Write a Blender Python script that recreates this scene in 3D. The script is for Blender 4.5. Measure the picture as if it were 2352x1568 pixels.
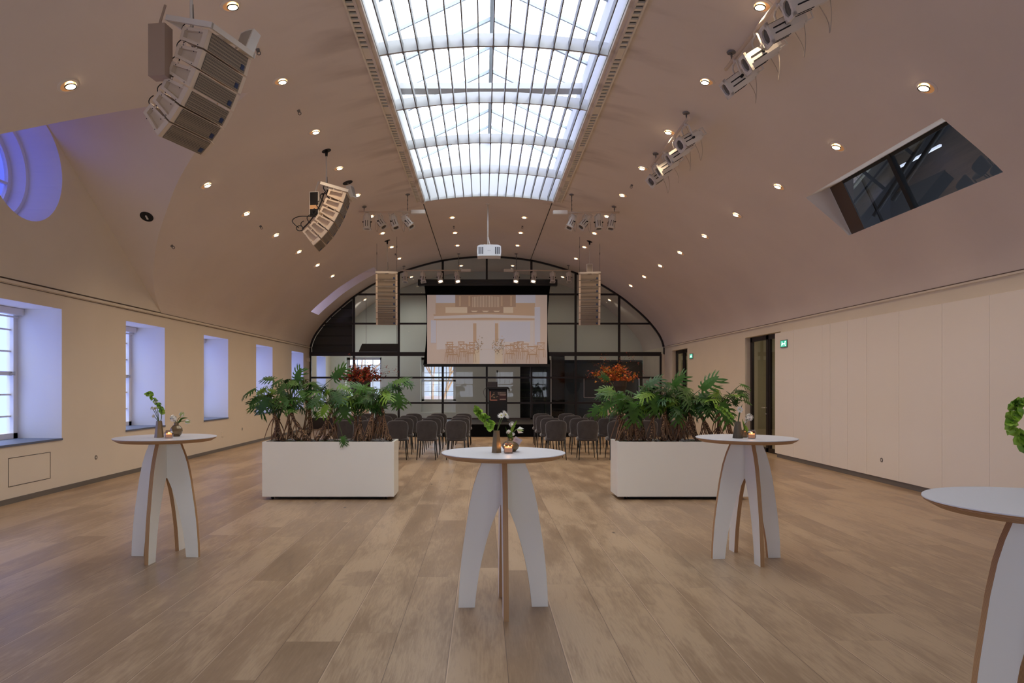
import bpy, bmesh, math, random
from mathutils import Vector, Matrix
from mathutils.geometry import tessellate_polygon

for o in list(bpy.data.objects):
    bpy.data.objects.remove(o)
S = bpy.context.scene
COL = S.collection
PI = math.pi
# ------------------------------------------------------------------ camera
cam = bpy.data.cameras.new('camera')
cam.lens = 24.0; cam.sensor_width = 36.0; cam.sensor_fit = 'HORIZONTAL'
cam.shift_x = 66 / 2352; cam.shift_y = 101 / 2352
cam.clip_start = 0.05; cam.clip_end = 300
co = bpy.data.objects.new('camera', cam); COL.objects.link(co)
co.location = (0, 0, 1.575); co.rotation_euler = (PI / 2, 0, 0)
S.camera = co
# ------------------------------------------------------------------ view + cycles bounce settings
S.view_settings.view_transform = 'Standard'
S.view_settings.look = 'None'
S.view_settings.exposure = 0.0
S.view_settings.gamma = 1.0
S.view_settings.use_curve_mapping = False
S.cycles.max_bounces = 7; S.cycles.diffuse_bounces = 5; S.cycles.glossy_bounces = 3
S.cycles.transmission_bounces = 6; S.cycles.transparent_max_bounces = 12
S.cycles.caustics_reflective = False; S.cycles.caustics_refractive = False
S.cycles.sample_clamp_indirect = 4.0
S.cycles.use_denoising = True
# ------------------------------------------------------------------ world: overcast sky, whiter overhead, blue towards the windows
W = bpy.data.worlds.new('sky'); S.world = W; W.use_nodes = True
nt = W.node_tree; nt.nodes.clear()
def wn(t, **k):
    n = nt.nodes.new(t)
    for a, b in k.items(): setattr(n, a, b)
    return n
tc = wn('ShaderNodeTexCoord'); sx = wn('ShaderNodeSeparateXYZ'); nt.links.new(tc.outputs['Generated'], sx.inputs[0])
mrz = wn('ShaderNodeMapRange'); mrz.inputs[1].default_value = 0.25; mrz.inputs[2].default_value = 0.8
nt.links.new(sx.outputs[2], mrz.inputs[0])
mry = wn('ShaderNodeMapRange'); mry.inputs[1].default_value = -0.45; mry.inputs[2].default_value = 0.1
nt.links.new(sx.outputs[0], mry.inputs[0])
m1 = wn('ShaderNodeMixRGB'); m1.inputs[1].default_value = (1.0, 1.25, 3.35, 1); m1.inputs[2].default_value = (4.6, 5.0, 5.6, 1)
nt.links.new(mry.outputs[0], m1.inputs[0])
m2 = wn('ShaderNodeMixRGB'); m2.inputs[2].default_value = (4.1, 4.15, 4.05, 1)
nt.links.new(mrz.outputs[0], m2.inputs[0]); nt.links.new(m1.outputs[0], m2.inputs[1])
bg = wn('ShaderNodeBackground'); bg.inputs[1].default_value = 1.0
nt.links.new(m2.outputs[0], bg.inputs[0])
wo = wn('ShaderNodeOutputWorld'); nt.links.new(bg.outputs[0], wo.inputs[0])
def portal(x, y, z, sx_, sy_, rot):
    l = bpy.data.lights.new('sky_portal', 'AREA'); l.shape = 'RECTANGLE'; l.size = sx_; l.size_y = sy_
    l.cycles.is_portal = True
    o = bpy.data.objects.new('sky_portal', l); COL.objects.link(o); o.location = (x, y, z); o.rotation_euler = rot
portal(0.14, 8.99, 6.86, 3.2, 16.0, (0, 0, 0))

# ================================================================== helpers
def mat(name, col=(.8, .8, .8), rough=.5, metal=0., spec=.5, emit=None, es=1., bump=0., bscale=20., var=0.):
    m = bpy.data.materials.new(name); m.use_nodes = True
    n = m.node_tree; b = n.nodes['Principled BSDF']
    b.inputs['Base Color'].default_value = (*col, 1); b.inputs['Roughness'].default_value = rough
    b.inputs['Metallic'].default_value = metal; b.inputs['Specular IOR Level'].default_value = spec
    if emit: b.inputs['Emission Color'].default_value = (*emit, 1); b.inputs['Emission Strength'].default_value = es
    if bump or var:
        t = n.nodes.new('ShaderNodeTexCoord'); no = n.nodes.new('ShaderNodeTexNoise')
        no.inputs['Scale'].default_value = bscale; no.inputs['Detail'].default_value = 4
        n.links.new(t.outputs['Object'], no.inputs[0])
        if bump:
            bm = n.nodes.new('ShaderNodeBump'); bm.inputs['Strength'].default_value = bump; bm.inputs['Distance'].default_value = .01
            n.links.new(no.outputs[0], bm.inputs['Height']); n.links.new(bm.outputs[0], b.inputs['Normal'])
        if var:
            r = n.nodes.new('ShaderNodeMapRange'); r.inputs[1].default_value = .3; r.inputs[2].default_value = .7
            r.inputs[3].default_value = 1 - var; r.inputs[4].default_value = 1 + var
            n.links.new(no.outputs[0], r.inputs[0])
            v = n.nodes.new('ShaderNodeVectorMath'); v.operation = 'SCALE'; v.inputs[0].default_value = col
            n.links.new(r.outputs[0], v.inputs['Scale']); n.links.new(v.outputs[0], b.inputs['Base Color'])
    return m
def glassmat(name, tint=(1, 1, 1), refl=1.0, rough=0.0, ior=1.5):
    m = bpy.data.materials.new(name); m.use_nodes = True; n = m.node_tree; n.nodes.clear()
    tr = n.nodes.new('ShaderNodeBsdfTransparent'); tr.inputs[0].default_value = (*tint, 1)
    gl = n.nodes.new('ShaderNodeBsdfGlossy'); gl.inputs['Roughness'].default_value = rough
    fr = n.nodes.new('ShaderNodeFresnel'); fr.inputs[0].default_value = ior
    mu = n.nodes.new('ShaderNodeMath'); mu.operation = 'MULTIPLY'; mu.inputs[1].default_value = refl
    geo = n.nodes.new('ShaderNodeNewGeometry'); io = n.nodes.new('ShaderNodeMapRange')
    io.inputs[3].default_value = ior; io.inputs[4].default_value = 1/ior; n.links.new(geo.outputs['Backfacing'], io.inputs[0]); n.links.new(io.outputs[0], fr.inputs[0])
    mx = n.nodes.new('ShaderNodeMixShader'); out = n.nodes.new('ShaderNodeOutputMaterial')
    n.links.new(fr.outputs[0], mu.inputs[0]); n.links.new(mu.outputs[0], mx.inputs[0])
    n.links.new(tr.outputs[0], mx.inputs[1]); n.links.new(gl.outputs[0], mx.inputs[2]); n.links.new(mx.outputs[0], out.inputs[0])
    return m

class MB:
    def __init__(s): s.v = []; s.f = []; s.mi = []; s.sm = []
    def add(s, vs, fs, mi=0, smooth=False, M=None):
        b = len(s.v)
        s.v += [tuple(M @ Vector(p)) if M else tuple(p) for p in vs]
        for f in fs: s.f.append([b + i for i in f]); s.mi.append(mi); s.sm.append(smooth)
        return s
    def box(s, x0, x1, y0, y1, z0, z1, mi=0, M=None):
        vs = [(x, y, z) for z in (z0, z1) for y in (y0, y1) for x in (x0, x1)]
        return s.add(vs, [(0, 2, 3, 1), (4, 5, 7, 6), (0, 1, 5, 4), (2, 6, 7, 3), (0, 4, 6, 2), (1, 3, 7, 5)], mi, False, M)
    def cbox(s, c, d, mi=0, M=None):
        return s.box(c[0]-d[0]/2, c[0]+d[0]/2, c[1]-d[1]/2, c[1]+d[1]/2, c[2]-d[2]/2, c[2]+d[2]/2, mi, M)
    def quad(s, a, b, c, d, mi=0): return s.add([a, b, c, d], [(0, 1, 2, 3)], mi)
    def tube(s, pts, r, n=8, mi=0, cap=True, M=None, smooth=True):
        pts = [Vector(p) for p in pts]; k = len(pts)
        rs = r if isinstance(r, (list, tuple)) else [r] * k
        vs = []; up = None
        for i, p in enumerate(pts):
            t = (pts[min(i+1, k-1)] - pts[max(i-1, 0)])
            if t.length < 1e-9: t = Vector((0, 0, 1))
            t.normalize()
            if up is None: up = t.orthogonal().normalized()
            else:
                up = up - t * up.dot(t)
                up = up.normalized() if up.length > 1e-6 else t.orthogonal().normalized()
            sd = t.cross(up)
            for j in range(n):
                a = 2 * PI * j / n
                vs.append(p + (up * math.cos(a) + sd * math.sin(a)) * rs[i])
        fs = [(i*n+j, i*n+(j+1) % n, (i+1)*n+(j+1) % n, (i+1)*n+j) for i in range(k-1) for j in range(n)]
        s.add(vs, fs, mi, smooth, M)
        if cap:
            b = len(s.v) - k*n
            s.f.append([b+j for j in range(n)][::-1]); s.mi.append(mi); s.sm.append(False)
            s.f.append([b+(k-1)*n+j for j in range(n)]); s.mi.append(mi); s.sm.append(False)
        return s
    def lathe(s, prof, n=24, c=(0, 0, 0), mi=0, M=None, smooth=True, mis=None):
        vs = []
        for r, z in prof:
            for j in range(n):
                a = 2 * PI * (j + .5) / n; vs.append((c[0]+r*math.cos(a), c[1]+r*math.sin(a), c[2]+z))
        for i in range(len(prof)-1):
            fs = [(j, (j+1) % n, n+(j+1) % n, n+j) for j in range(n)]
            s.add(vs[i*n:(i+2)*n], fs, mis[i] if mis else mi, smooth, M)
        return s
    def prism(s, poly, axis, a, b, mi=0, emi=None, M=None):
        """extrude a 2D polygon along axis ('x': poly is (y,z); 'y': (x,z); 'z': (x,y))"""
        def P(p, t): return {'x': (t, p[0], p[1]), 'y': (p[0], t, p[1]), 'z': (p[0], p[1], t)}[axis]
        n = len(poly)
        s.add([P(p, a) for p in poly] + [P(p, b) for p in poly], [list(range(n))[::-1], list(range(n, 2*n))], mi, False, M)
        s.add([P(p, a) for p in poly] + [P(p, b) for p in poly], [(i, (i+1) % n, n+(i+1) % n, n+i) for i in range(n)], mi if emi is None else emi, False, M)
        return s
    def holed(s, outer, holes, P, mi=0):
        loops = [[Vector((*p, 0)) for p in outer]] + [[Vector((*p, 0)) for p in h] for h in holes]
        tris = tessellate_polygon(loops); flat = [p for l in loops for p in l]
        return s.add([P(p.x, p.y) for p in flat], [tuple(t) for t in tris], mi)
    def build(s, name, mats, parent=None, bevel=0, subsurf=0, merge=False, loc=None):
        me = bpy.data.meshes.new(name); me.from_pydata(s.v, [], s.f); me.update()
        for m in (mats if isinstance(mats, (list, tuple)) else [mats]): me.materials.append(m)
        me.polygons.foreach_set('material_index', s.mi); me.polygons.foreach_set('use_smooth', s.sm)
        bm = bmesh.new(); bm.from_mesh(me)
        if merge: bmesh.ops.remove_doubles(bm, verts=bm.verts, dist=1e-5)
        bmesh.ops.recalc_face_normals(bm, faces=bm.faces)
        bm.to_mesh(me); bm.free()
        o = bpy.data.objects.new(name, me); COL.objects.link(o)
        if parent: o.parent = parent
        if loc: o.location = loc
        if bevel:
            q = o.modifiers.new('bevel', 'BEVEL'); q.width = bevel; q.segments = 2; q.limit_method = 'ANGLE'
        if subsurf:
            q = o.modifiers.new('sub', 'SUBSURF'); q.levels = subsurf; q.render_levels = subsurf
        return o
def as_mesh(o, kind_name):
    dg = bpy.context.evaluated_depsgraph_get(); dg.update()
    me = bpy.data.meshes.new_from_object(o.evaluated_get(dg)); n = bpy.data.objects.new(kind_name, me); COL.objects.link(n)
    n.parent = o.parent; n.location = o.location; n.rotation_euler = o.rotation_euler; bpy.data.objects.remove(o); return n
def tag(o, label, cat, group=None):
    o['label'] = label; o['category'] = cat
    if group: o['group'] = group
    return o
def thing(name, label, cat, loc=(0, 0, 0), rz=0, group=None):
    o = bpy.data.objects.new(name, None); COL.objects.link(o); o.empty_display_size = .1
    o.location = loc; o.rotation_euler = (0, 0, rz)
    return tag(o, label, cat, group)
def struct(o): o['kind'] = 'structure'; return o
def copy_tree(o, parent=None):
    c = o.copy(); COL.objects.link(c); c.parent = parent
    for ch in list(o.children): copy_tree(ch, c)
    return c
def px(x, y, d):
    """a point of the room from its bearing and its distance down the hall"""
    return Vector(((x-1110)/1568*d, d, 1.575+(885-y)/1568*d))
def bez(p0, p1, p2, n=8):
    p0, p1, p2 = Vector(p0), Vector(p1), Vector(p2)
    return [(1-t)**2*p0 + 2*t*(1-t)*p1 + t*t*p2 for t in [i/n for i in range(n+1)]]
def catmull(P, n=6):
    out = []
    for i in range(len(P)-1):
        a = P[max(i-1, 0)]; b = P[i]; c = P[i+1]; d = P[min(i+2, len(P)-1)]
        for k in range(n):
            t = k/n
            out.append(tuple(.5*((2*b[j])+(-a[j]+c[j])*t+(2*a[j]-5*b[j]+4*c[j]-d[j])*t*t+(-a[j]+3*b[j]-3*c[j]+d[j])*t**3) for j in range(len(b))))
    out.append(tuple(P[-1])); return out

# ================================================================== materials
M_ceil = mat('warm_white_plaster', (.80, .725, .65), .85, spec=.2, var=.03, bscale=.8)
def dusty(m):
    n = m.node_tree; b = n.nodes['Principled BSDF']; src = b.inputs['Base Color'].links[0].from_socket
    def N(t, op=None):
        q = n.nodes.new(t)
        if op: q.operation = op
        return q
    g = N('ShaderNodeNewGeometry'); sp_ = N('ShaderNodeSeparateXYZ'); n.links.new(g.outputs['Position'], sp_.inputs[0])
    a = N('ShaderNodeMath', 'SUBTRACT'); a.inputs[1].default_value = .14; n.links.new(sp_.outputs[0], a.inputs[0])
    ab = N('ShaderNodeMath', 'ABSOLUTE'); n.links.new(a.outputs[0], ab.inputs[0])
    r = N('ShaderNodeMapRange'); r.inputs[1].default_value = 1.75; r.inputs[2].default_value = 2.75; r.inputs[3].default_value = 1; r.inputs[4].default_value = 0; n.links.new(ab.outputs[0], r.inputs[0])
    cv = N('ShaderNodeCombineXYZ'); mx_ = N('ShaderNodeMath', 'MULTIPLY'); mx_.inputs[1].default_value = .8; n.links.new(sp_.outputs[0], mx_.inputs[0]); my_ = N('ShaderNodeMath', 'MULTIPLY'); my_.inputs[1].default_value = 2.6; n.links.new(sp_.outputs[1], my_.inputs[0])
    n.links.new(mx_.outputs[0], cv.inputs[0]); n.links.new(my_.outputs[0], cv.inputs[1])
    no = N('ShaderNodeTexNoise'); no.inputs['Scale'].default_value = .8; no.inputs['Detail'].default_value = 4; n.links.new(cv.outputs[0], no.inputs[0])
    r2 = N('ShaderNodeMapRange'); r2.inputs[1].default_value = .48; r2.inputs[2].default_value = .68; n.links.new(no.outputs[0], r2.inputs[0])
    y_ = N('ShaderNodeMath', 'LESS_THAN'); y_.inputs[1].default_value = 17.3; n.links.new(sp_.outputs[1], y_.inputs[0])
    m1_ = N('ShaderNodeMath', 'MULTIPLY'); n.links.new(r.outputs[0], m1_.inputs[0]); n.links.new(r2.outputs[0], m1_.inputs[1])
    m2_ = N('ShaderNodeMath', 'MULTIPLY'); n.links.new(m1_.outputs[0], m2_.inputs[0]); n.links.new(y_.outputs[0], m2_.inputs[1])
    m3_ = N('ShaderNodeMath', 'MULTIPLY'); m3_.inputs[1].default_value = .62; n.links.new(m2_.outputs[0], m3_.inputs[0])
    x_ = N('ShaderNodeMixRGB'); x_.inputs[2].default_value = (.40, .33, .28, 1); n.links.new(m3_.outputs[0], x_.inputs[0]); n.links.new(src, x_.inputs[1]); n.links.new(x_.outputs[0], b.inputs['Base Color'])
dusty(M_ceil)
M_wallL = mat('cream_wall_paint', (.81, .75, .65), .8, spec=.25, var=.02, bscale=1.2)
M_wallR = mat('blush_wall_paint', (.82, .755, .62), .75, spec=.25, var=.02, bscale=1.2)
M_panel = mat('blush_lacquer_panels', (.93, .90, .82), .55, spec=.35)
M_reveal = mat('window_reveal_paint', (.84, .84, .86), .8, spec=.2)
M_base = mat('grey_aluminium_skirting', (.22, .21, .20), .5, .4)
M_dark = mat('dark_bronze_steel', (.018, .013, .012), .45, .2)
M_black = mat('matt_black', (.006, .006, .006), .6)
M_blackcloth = mat('black_cloth', (.004, .004, .004), .95, spec=.1)
M_white = mat('white_gloss_paint', (.80, .78, .76), .4)
M_hpl = mat('white_laminate', (.64, .66, .72), .42, spec=.4)
M_hplleg = mat('white_leg_laminate', (.90, .91, .86), .5, spec=.35)
M_planter = mat('white_planter_lacquer', (.93, .93, .85), .4, spec=.4)
M_cream = mat('cream_powder_coat', (.72, .60, .48), .5)
M_creamw = mat('white_powder_coat', (.78, .74, .68), .45)
M_slate = mat('blue_grey_stone', (.13, .17, .27), .5)
M_chrome = mat('brushed_metal', (.55, .52, .48), .35, .9)
M_glass = glassmat('clear_glass', (.93, .96, .95), 1.0)
M_ocglass = glassmat('dimming_violet_glass', (.15, .155, .42), 1.0)  # violet tint put in to dim and colour the daylight of the round window
M_roofglass = glassmat('roof_glass', (.98, .99, 1.0), .15)
M_partglass = glassmat('partition_glass', (.94, .96, .95), .8)
M_tint = glassmat('dark_glass', (.25, .27, .30), 2.2)
M_cup = glassmat('smoked_cup_glass', (.80, .74, .72), 2.4, .08)
M_flame = mat('flame', (1, .6, .2), emit=(1, .50, .16), es=9)
M_wax = mat('wax', (.8, .7, .6), .5, emit=(1, .42, .15), es=.35)  # weak emission stands in for the flame's light in the wax
M_lamp = mat('lamp_glow', (1, .8, .6), emit=(1, .80, .56), es=14)
M_lamp2 = mat('stage_lamp_glow', (1, .8, .6), emit=(1, .78, .5), es=9)
M_gold = mat('glowing_gold', (.85, .50, .25), .35, .6, emit=(1, .5, .2), es=.18)  # faint emission paints lamp light onto the gold
M_velvet = mat('grey_velvet', (.068, .060, .058), .95, spec=.15, var=.12, bscale=9)
M_velvet.node_tree.nodes['Principled BSDF'].inputs['Sheen Weight'].default_value = .6
M_velvet.node_tree.nodes['Principled BSDF'].inputs['Sheen Roughness'].default_value = .4
M_soil = mat('dark_soil', (.035, .026, .016), .95, bump=1, bscale=60)
M_moss = mat('green_moss', (.06, .075, .02), .95, bump=1, bscale=90)
M_green = [mat('leaf_green_%s' % a, c, .46, spec=.28, var=.25, bscale=7) for a, c in
           (('deep', (.026, .078, .013)), ('mid', (.050, .135, .018)), ('light', (.125, .24, .02)), ('blue', (.034, .10, .034)))]
M_petiole = mat('green_stalk', (.085, .13, .035), .5)
M_root = mat('brown_root', (.27, .155, .085), .8)
M_brass = mat('bronze_ceramic', (.20, .145, .075), .40, .35, bump=.15, bscale=40)
M_olive = mat('olive_ribbed_ceramic', (.13, .105, .07), .5, .1)
M_brnglass = mat('smoky_brown_glass', (.22, .16, .09), .12, .3)
M_bell = mat('lime_bells', (.34, .54, .06), .5, var=.3, bscale=30)
M_belld = mat('green_bells', (.20, .38, .04), .5, var=.3, bscale=30)
M_petal = mat('white_petals', (.82, .80, .74), .6)
M_eye = mat('yellow_flower_eye', (.55, .50, .12), .7)
M_card = mat('grey_card', (.40, .38, .42), .7)
M_urn = mat('dark_brown_bowl', (.035, .026, .022), .6, bump=.3, bscale=15)
M_pink = mat('pale_pink_pedestal', (.72, .55, .44), .6)
M_fl = [mat('autumn_%s' % a, c, .6) for a, c in (('red', (.30, .030, .015)), ('orange', (.60, .13, .015)), ('amber', (.60, .26, .03)),
        ('rust', (.26, .060, .020)), ('olive', (.13, .12, .02)), ('plum', (.06, .018, .02)), ('twig', (.07, .04, .025)))]
M_grey = mat('grey_room_paint', (.6, .58, .53), .85)
M_greyl = mat('pale_grey_room_paint', (.70, .73, .68), .85)
M_fin = mat('grey_fin_paint', (.22, .23, .24), .6)
M_beamw = mat('white_roof_paint', (.55, .56, .57), .7)
M_brick = mat('dark_purple_brick', (.05, .03, .06), .9)
M_cable = mat('black_cable', (.01, .01, .014), .5)
M_cablew = mat('pale_cable', (.55, .47, .38), .5)
M_darkroom = mat('unlit_room_tone', (.035, .034, .030), .8)  # near-black tone paints in the darkness of the unlit room

def wood_floor():
    m = bpy.data.materials.new('oak_planks'); m.use_nodes = True; n = m.node_tree; L = n.links
    b = n.nodes['Principled BSDF']
    def N(t, op=None, **k):
        q = n.nodes.new(t)
        if op: q.operation = op
        for a, v in k.items(): setattr(q, a, v)
        return q
    def math_(op, a, b_=None, c=None):
        q = N('ShaderNodeMath', op)
        for i, v in enumerate((a, b_, c)):
            if v is None: continue
            if isinstance(v, (int, float)): q.inputs[i].default_value = v
            else: L.new(v, q.inputs[i])
        return q.outputs[0]
    geo = N('ShaderNodeNewGeometry'); sp = N('ShaderNodeSeparateXYZ'); L.new(geo.outputs['Position'], sp.inputs[0])
    X, Y = sp.outputs[0], sp.outputs[1]
    u = math_('DIVIDE', math_('ADD', X, .203 + 33.8), .338)
    row = math_('FLOOR', u); fu = math_('FRACT', u)
    wn1 = N('ShaderNodeTexWhiteNoise', noise_dimensions='1D'); L.new(row, wn1.inputs['W'])
    v = math_('ADD', math_('DIVIDE', Y, 2.35), math_('MULTIPLY', wn1.outputs[0], 7.3))
    colr = math_('FLOOR', v); fv = math_('FRACT', v)
    pid = math_('ADD', math_('MULTIPLY', row, 17.13), math_('MULTIPLY', colr, 5.71))
    wn2 = N('ShaderNodeTexWhiteNoise', noise_dimensions='1D'); L.new(pid, wn2.inputs['W'])
    tone = wn2.outputs[0]
    # long stretched grain, shifted from plank to plank
    cv = N('ShaderNodeCombineXYZ'); L.new(math_('MULTIPLY', X, 10), cv.inputs[0]); L.new(math_('MULTIPLY', Y, 1.5), cv.inputs[1]); L.new(math_('MULTIPLY', pid, 1.7), cv.inputs[2])
    g1 = N('ShaderNodeTexNoise'); g1.inputs['Scale'].default_value = 1.0; g1.inputs['Detail'].default_value = 7; g1.inputs['Roughness'].default_value = .65; g1.inputs['Distortion'].default_value = 2.2
    L.new(cv.outputs[0], g1.inputs[0])
    cv2 = N('ShaderNodeCombineXYZ'); L.new(math_('MULTIPLY', X, 3.0), cv2.inputs[0]); L.new(math_('MULTIPLY', Y, .9), cv2.inputs[1]); L.new(pid, cv2.inputs[2])
    g2 = N('ShaderNodeTexNoise'); g2.inputs['Scale'].default_value = 1.2; g2.inputs['Detail'].default_value = 5
    L.new(cv2.outputs[0], g2.inputs[0])
    cv3 = N('ShaderNodeCombineXYZ'); L.new(math_('MULTIPLY', X, 90), cv3.inputs[0]); L.new(math_('MULTIPLY', Y, 7), cv3.inputs[1]); L.new(pid, cv3.inputs[2])
    g3 = N('ShaderNodeTexNoise'); g3.inputs['Scale'].default_value = 1.0; g3.inputs['Detail'].default_value = 3
    L.new(cv3.outputs[0], g3.inputs[0])
    k = math_('ADD', math_('ADD', math_('MULTIPLY', tone, .20), .175), math_('ADD', math_('MULTIPLY', g1.outputs[0], .40), math_('ADD', math_('MULTIPLY', g2.outputs[0], .62), math_('MULTIPLY', g3.outputs[0], .24))))
    rmp = N('ShaderNodeValToRGB'); L.new(k, rmp.inputs[0])
    e = rmp.color_ramp.elements
    e[0].position = .48; e[0].color = (.165, .108, .064, 1); e[1].position = 1.16; e[1].color = (.41, .30, .195, 1)
    q = rmp.color_ramp.elements.new(.86); q.color = (.295, .205, .130, 1)
    # knots
    vk = N('ShaderNodeCombineXYZ'); L.new(math_('MULTIPLY', X, 1.9), vk.inputs[0]); L.new(math_('MULTIPLY', Y, .85), vk.inputs[1])
    vo = N('ShaderNodeTexVoronoi'); vo.inputs['Scale'].default_value = 1.0; L.new(vk.outputs[0], vo.inputs[0])
    kn = N('ShaderNodeMapRange'); kn.inputs[1].default_value = .022; kn.inputs[2].default_value = .045; kn.inputs[3].default_value = 1; kn.inputs[4].default_value = 0
    L.new(vo.outputs['Distance'], kn.inputs[0])
    mk = N('ShaderNodeMixRGB'); mk.inputs[2].default_value = (.07, .055, .05, 1); L.new(kn.outputs[0], mk.inputs[0]); L.new(rmp.outputs[0], mk.inputs[1])
    # the water stain beside the middle table
    dx = math_('SUBTRACT', X, -.98); dy = math_('SUBTRACT', Y, 5.56)
    ns = N('ShaderNodeTexNoise'); ns.inputs['Scale'].default_value = 14; ns.inputs['Detail'].default_value = 4; L.new(geo.outputs['Position'], ns.inputs[0])
    dd = math_('SQRT', math_('ADD', math_('MULTIPLY', dx, dx), math_('MULTIPLY', math_('MULTIPLY', dy, dy), .6)))
    dd = math_('ADD', dd, math_('MULTIPLY', math_('SUBTRACT', ns.outputs[0], .5), .28))
    st = N('ShaderNodeMapRange'); st.inputs[1].default_value = .14; st.inputs[2].default_value = .20; st.inputs[3].default_value = .28; st.inputs[4].default_value = 0
    L.new(dd, st.inputs[0])
    ms = N('ShaderNodeMixRGB'); ms.inputs[2].default_value = (.14, .085, .06, 1); L.new(st.outputs[0], ms.inputs[0]); L.new(mk.outputs[0], ms.inputs[1])
    # seams: a pale bevel next to a dark gap
    d1 = math_('MINIMUM', fu, math_('SUBTRACT', 1., fu)); d1 = math_('MULTIPLY', d1, .338)
    d2 = math_('MINIMUM', fv, math_('SUBTRACT', 1., fv)); d2 = math_('MULTIPLY', d2, 2.35)
    dark = math_('LESS_THAN', d1, .0022)
    dark2 = math_('MULTIPLY', math_('LESS_THAN', d2, .0016), .5)
    pale = math_('MULTIPLY', math_('MULTIPLY', math_('LESS_THAN', fu, .027), math_('GREATER_THAN', wn1.outputs[0], .3)), .5)
    mp = N('ShaderNodeMixRGB'); mp.inputs[2].default_value = (.62, .47, .34, 1); L.new(pale, mp.inputs[0]); L.new(ms.outputs[0], mp.inputs[1])
    md = N('ShaderNodeMixRGB'); md.inputs[2].default_value = (.09, .055, .04, 1); L.new(math_('MULTIPLY', math_('MAXIMUM', dark, dark2), .75), md.inputs[0]); L.new(mp.outputs[0], md.inputs[1])
    L.new(md.outputs[0], b.inputs['Base Color'])
    rr = N('ShaderNodeMapRange'); rr.inputs[3].default_value = .24; rr.inputs[4].default_value = .46; L.new(g2.outputs[0], rr.inputs[0]); L.new(rr.outputs[0], b.inputs['Roughness'])
    b.inputs['Specular IOR Level'].default_value = .42
    bp = N('ShaderNodeBump'); bp.inputs['Strength'].default_value = .10; bp.inputs['Distance'].default_value = .01
    L.new(math_('SUBTRACT', g3.outputs[0], math_('MULTIPLY', dark, 2.0)), bp.inputs['Height']); L.new(bp.outputs[0], b.inputs['Normal'])
    return m
M_floor = wood_floor()

def ply(name, axis='Z'):
    m = bpy.data.materials.new(name); m.use_nodes = True; n = m.node_tree; b = n.nodes['Principled BSDF']
    t = n.nodes.new('ShaderNodeTexCoord'); s = n.nodes.new('ShaderNodeSeparateXYZ'); n.links.new(t.outputs['Object'], s.inputs[0])
    w = n.nodes.new('ShaderNodeMath'); w.operation = 'MULTIPLY'; w.inputs[1].default_value = 2*PI/.0052
    n.links.new(s.outputs[axis], w.inputs[0])
    si = n.nodes.new('ShaderNodeMath'); si.operation = 'SINE'; n.links.new(w.outputs[0], si.inputs[0])
    r = n.nodes.new('ShaderNodeValToRGB'); r.color_ramp.elements[0].position = .2; r.color_ramp.elements[0].color = (.38, .21, .095, 1)
    r.color_ramp.elements[1].position = .75; r.color_ramp.elements[1].color = (.60, .39, .20, 1)
    n.links.new(si.outputs[0], r.inputs[0]); n.links.new(r.outputs[0], b.inputs['Base Color']); b.inputs['Roughness'].default_value = .5
    return m
M_plyX = ply('birch_ply_edge_a', 'X'); M_plyY = ply('birch_ply_edge_b', 'Y'); M_plyZ = ply('birch_ply_edge_c', 'Z')

def grille_mat():
    m = bpy.data.materials.new('perforated_grille'); m.use_nodes = True; n = m.node_tree; b = n.nodes['Principled BSDF']
    t = n.nodes.new('ShaderNodeTexCoord'); v = n.nodes.new('ShaderNodeTexVoronoi'); v.inputs['Scale'].default_value = 95; v.inputs['Randomness'].default_value = .05
    n.links.new(t.outputs['Object'], v.inputs[0])
    r = n.nodes.new('ShaderNodeMapRange'); r.inputs[1].default_value = .36; r.inputs[2].default_value = .46; n.links.new(v.outputs['Distance'], r.inputs[0])
    x = n.nodes.new('ShaderNodeMixRGB'); x.inputs[1].default_value = (.035, .03, .027, 1); x.inputs[2].default_value = (.30, .245, .19, 1)
    n.links.new(r.outputs[0], x.inputs[0]); n.links.new(x.outputs[0], b.inputs['Base Color']); b.inputs['Roughness'].default_value = .6
    return m
M_grille = grille_mat()
def trunk_mat():
    m = bpy.data.materials.new('scarred_trunk_bark'); m.use_nodes = True; n = m.node_tree; b = n.nodes['Principled BSDF']
    t = n.nodes.new('ShaderNodeTexCoord'); v = n.nodes.new('ShaderNodeTexVoronoi'); v.inputs['Scale'].default_value = 52
    n.links.new(t.outputs['Object'], v.inputs[0])
    r = n.nodes.new('ShaderNodeValToRGB'); r.color_ramp.elements[0].position = .15; r.color_ramp.elements[0].color = (.74, .45, .22, 1)
    r.color_ramp.elements[1].position = .52; r.color_ramp.elements[1].color = (.09, .05, .03, 1)
    n.links.new(v.outputs['Distance'], r.inputs[0]); n.links.new(r.outputs[0], b.inputs['Base Color']); b.inputs['Roughness'].default_value = .8
    bp = n.nodes.new('ShaderNodeBump'); bp.inputs['Strength'].default_value = .8; bp.invert = True; n.links.new(v.outputs['Distance'], bp.inputs['Height']); n.links.new(bp.outputs[0], b.inputs['Normal'])
    return m
M_trunk = trunk_mat()
def brick_wall_mat():
    m = bpy.data.materials.new('outside_brickwork'); m.use_nodes = True; n = m.node_tree; b = n.nodes['Principled BSDF']
    t = n.nodes.new('ShaderNodeTexCoord'); mp = n.nodes.new('ShaderNodeMapping'); mp.inputs['Rotation'].default_value = (PI/2, 0, PI/2)
    br = n.nodes.new('ShaderNodeTexBrick'); br.inputs['Scale'].default_value = 5; br.inputs['Color1'].default_value = (.035, .018, .05, 1); br.inputs['Color2'].default_value = (.05, .025, .06, 1); br.inputs['Mortar'].default_value = (.22, .16, .3, 1)
    n.links.new(t.outputs['Object'], mp.inputs[0]); n.links.new(mp.outputs[0], br.inputs[0]); n.links.new(br.outputs[0], b.inputs['Base Color'])
    return m

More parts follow.
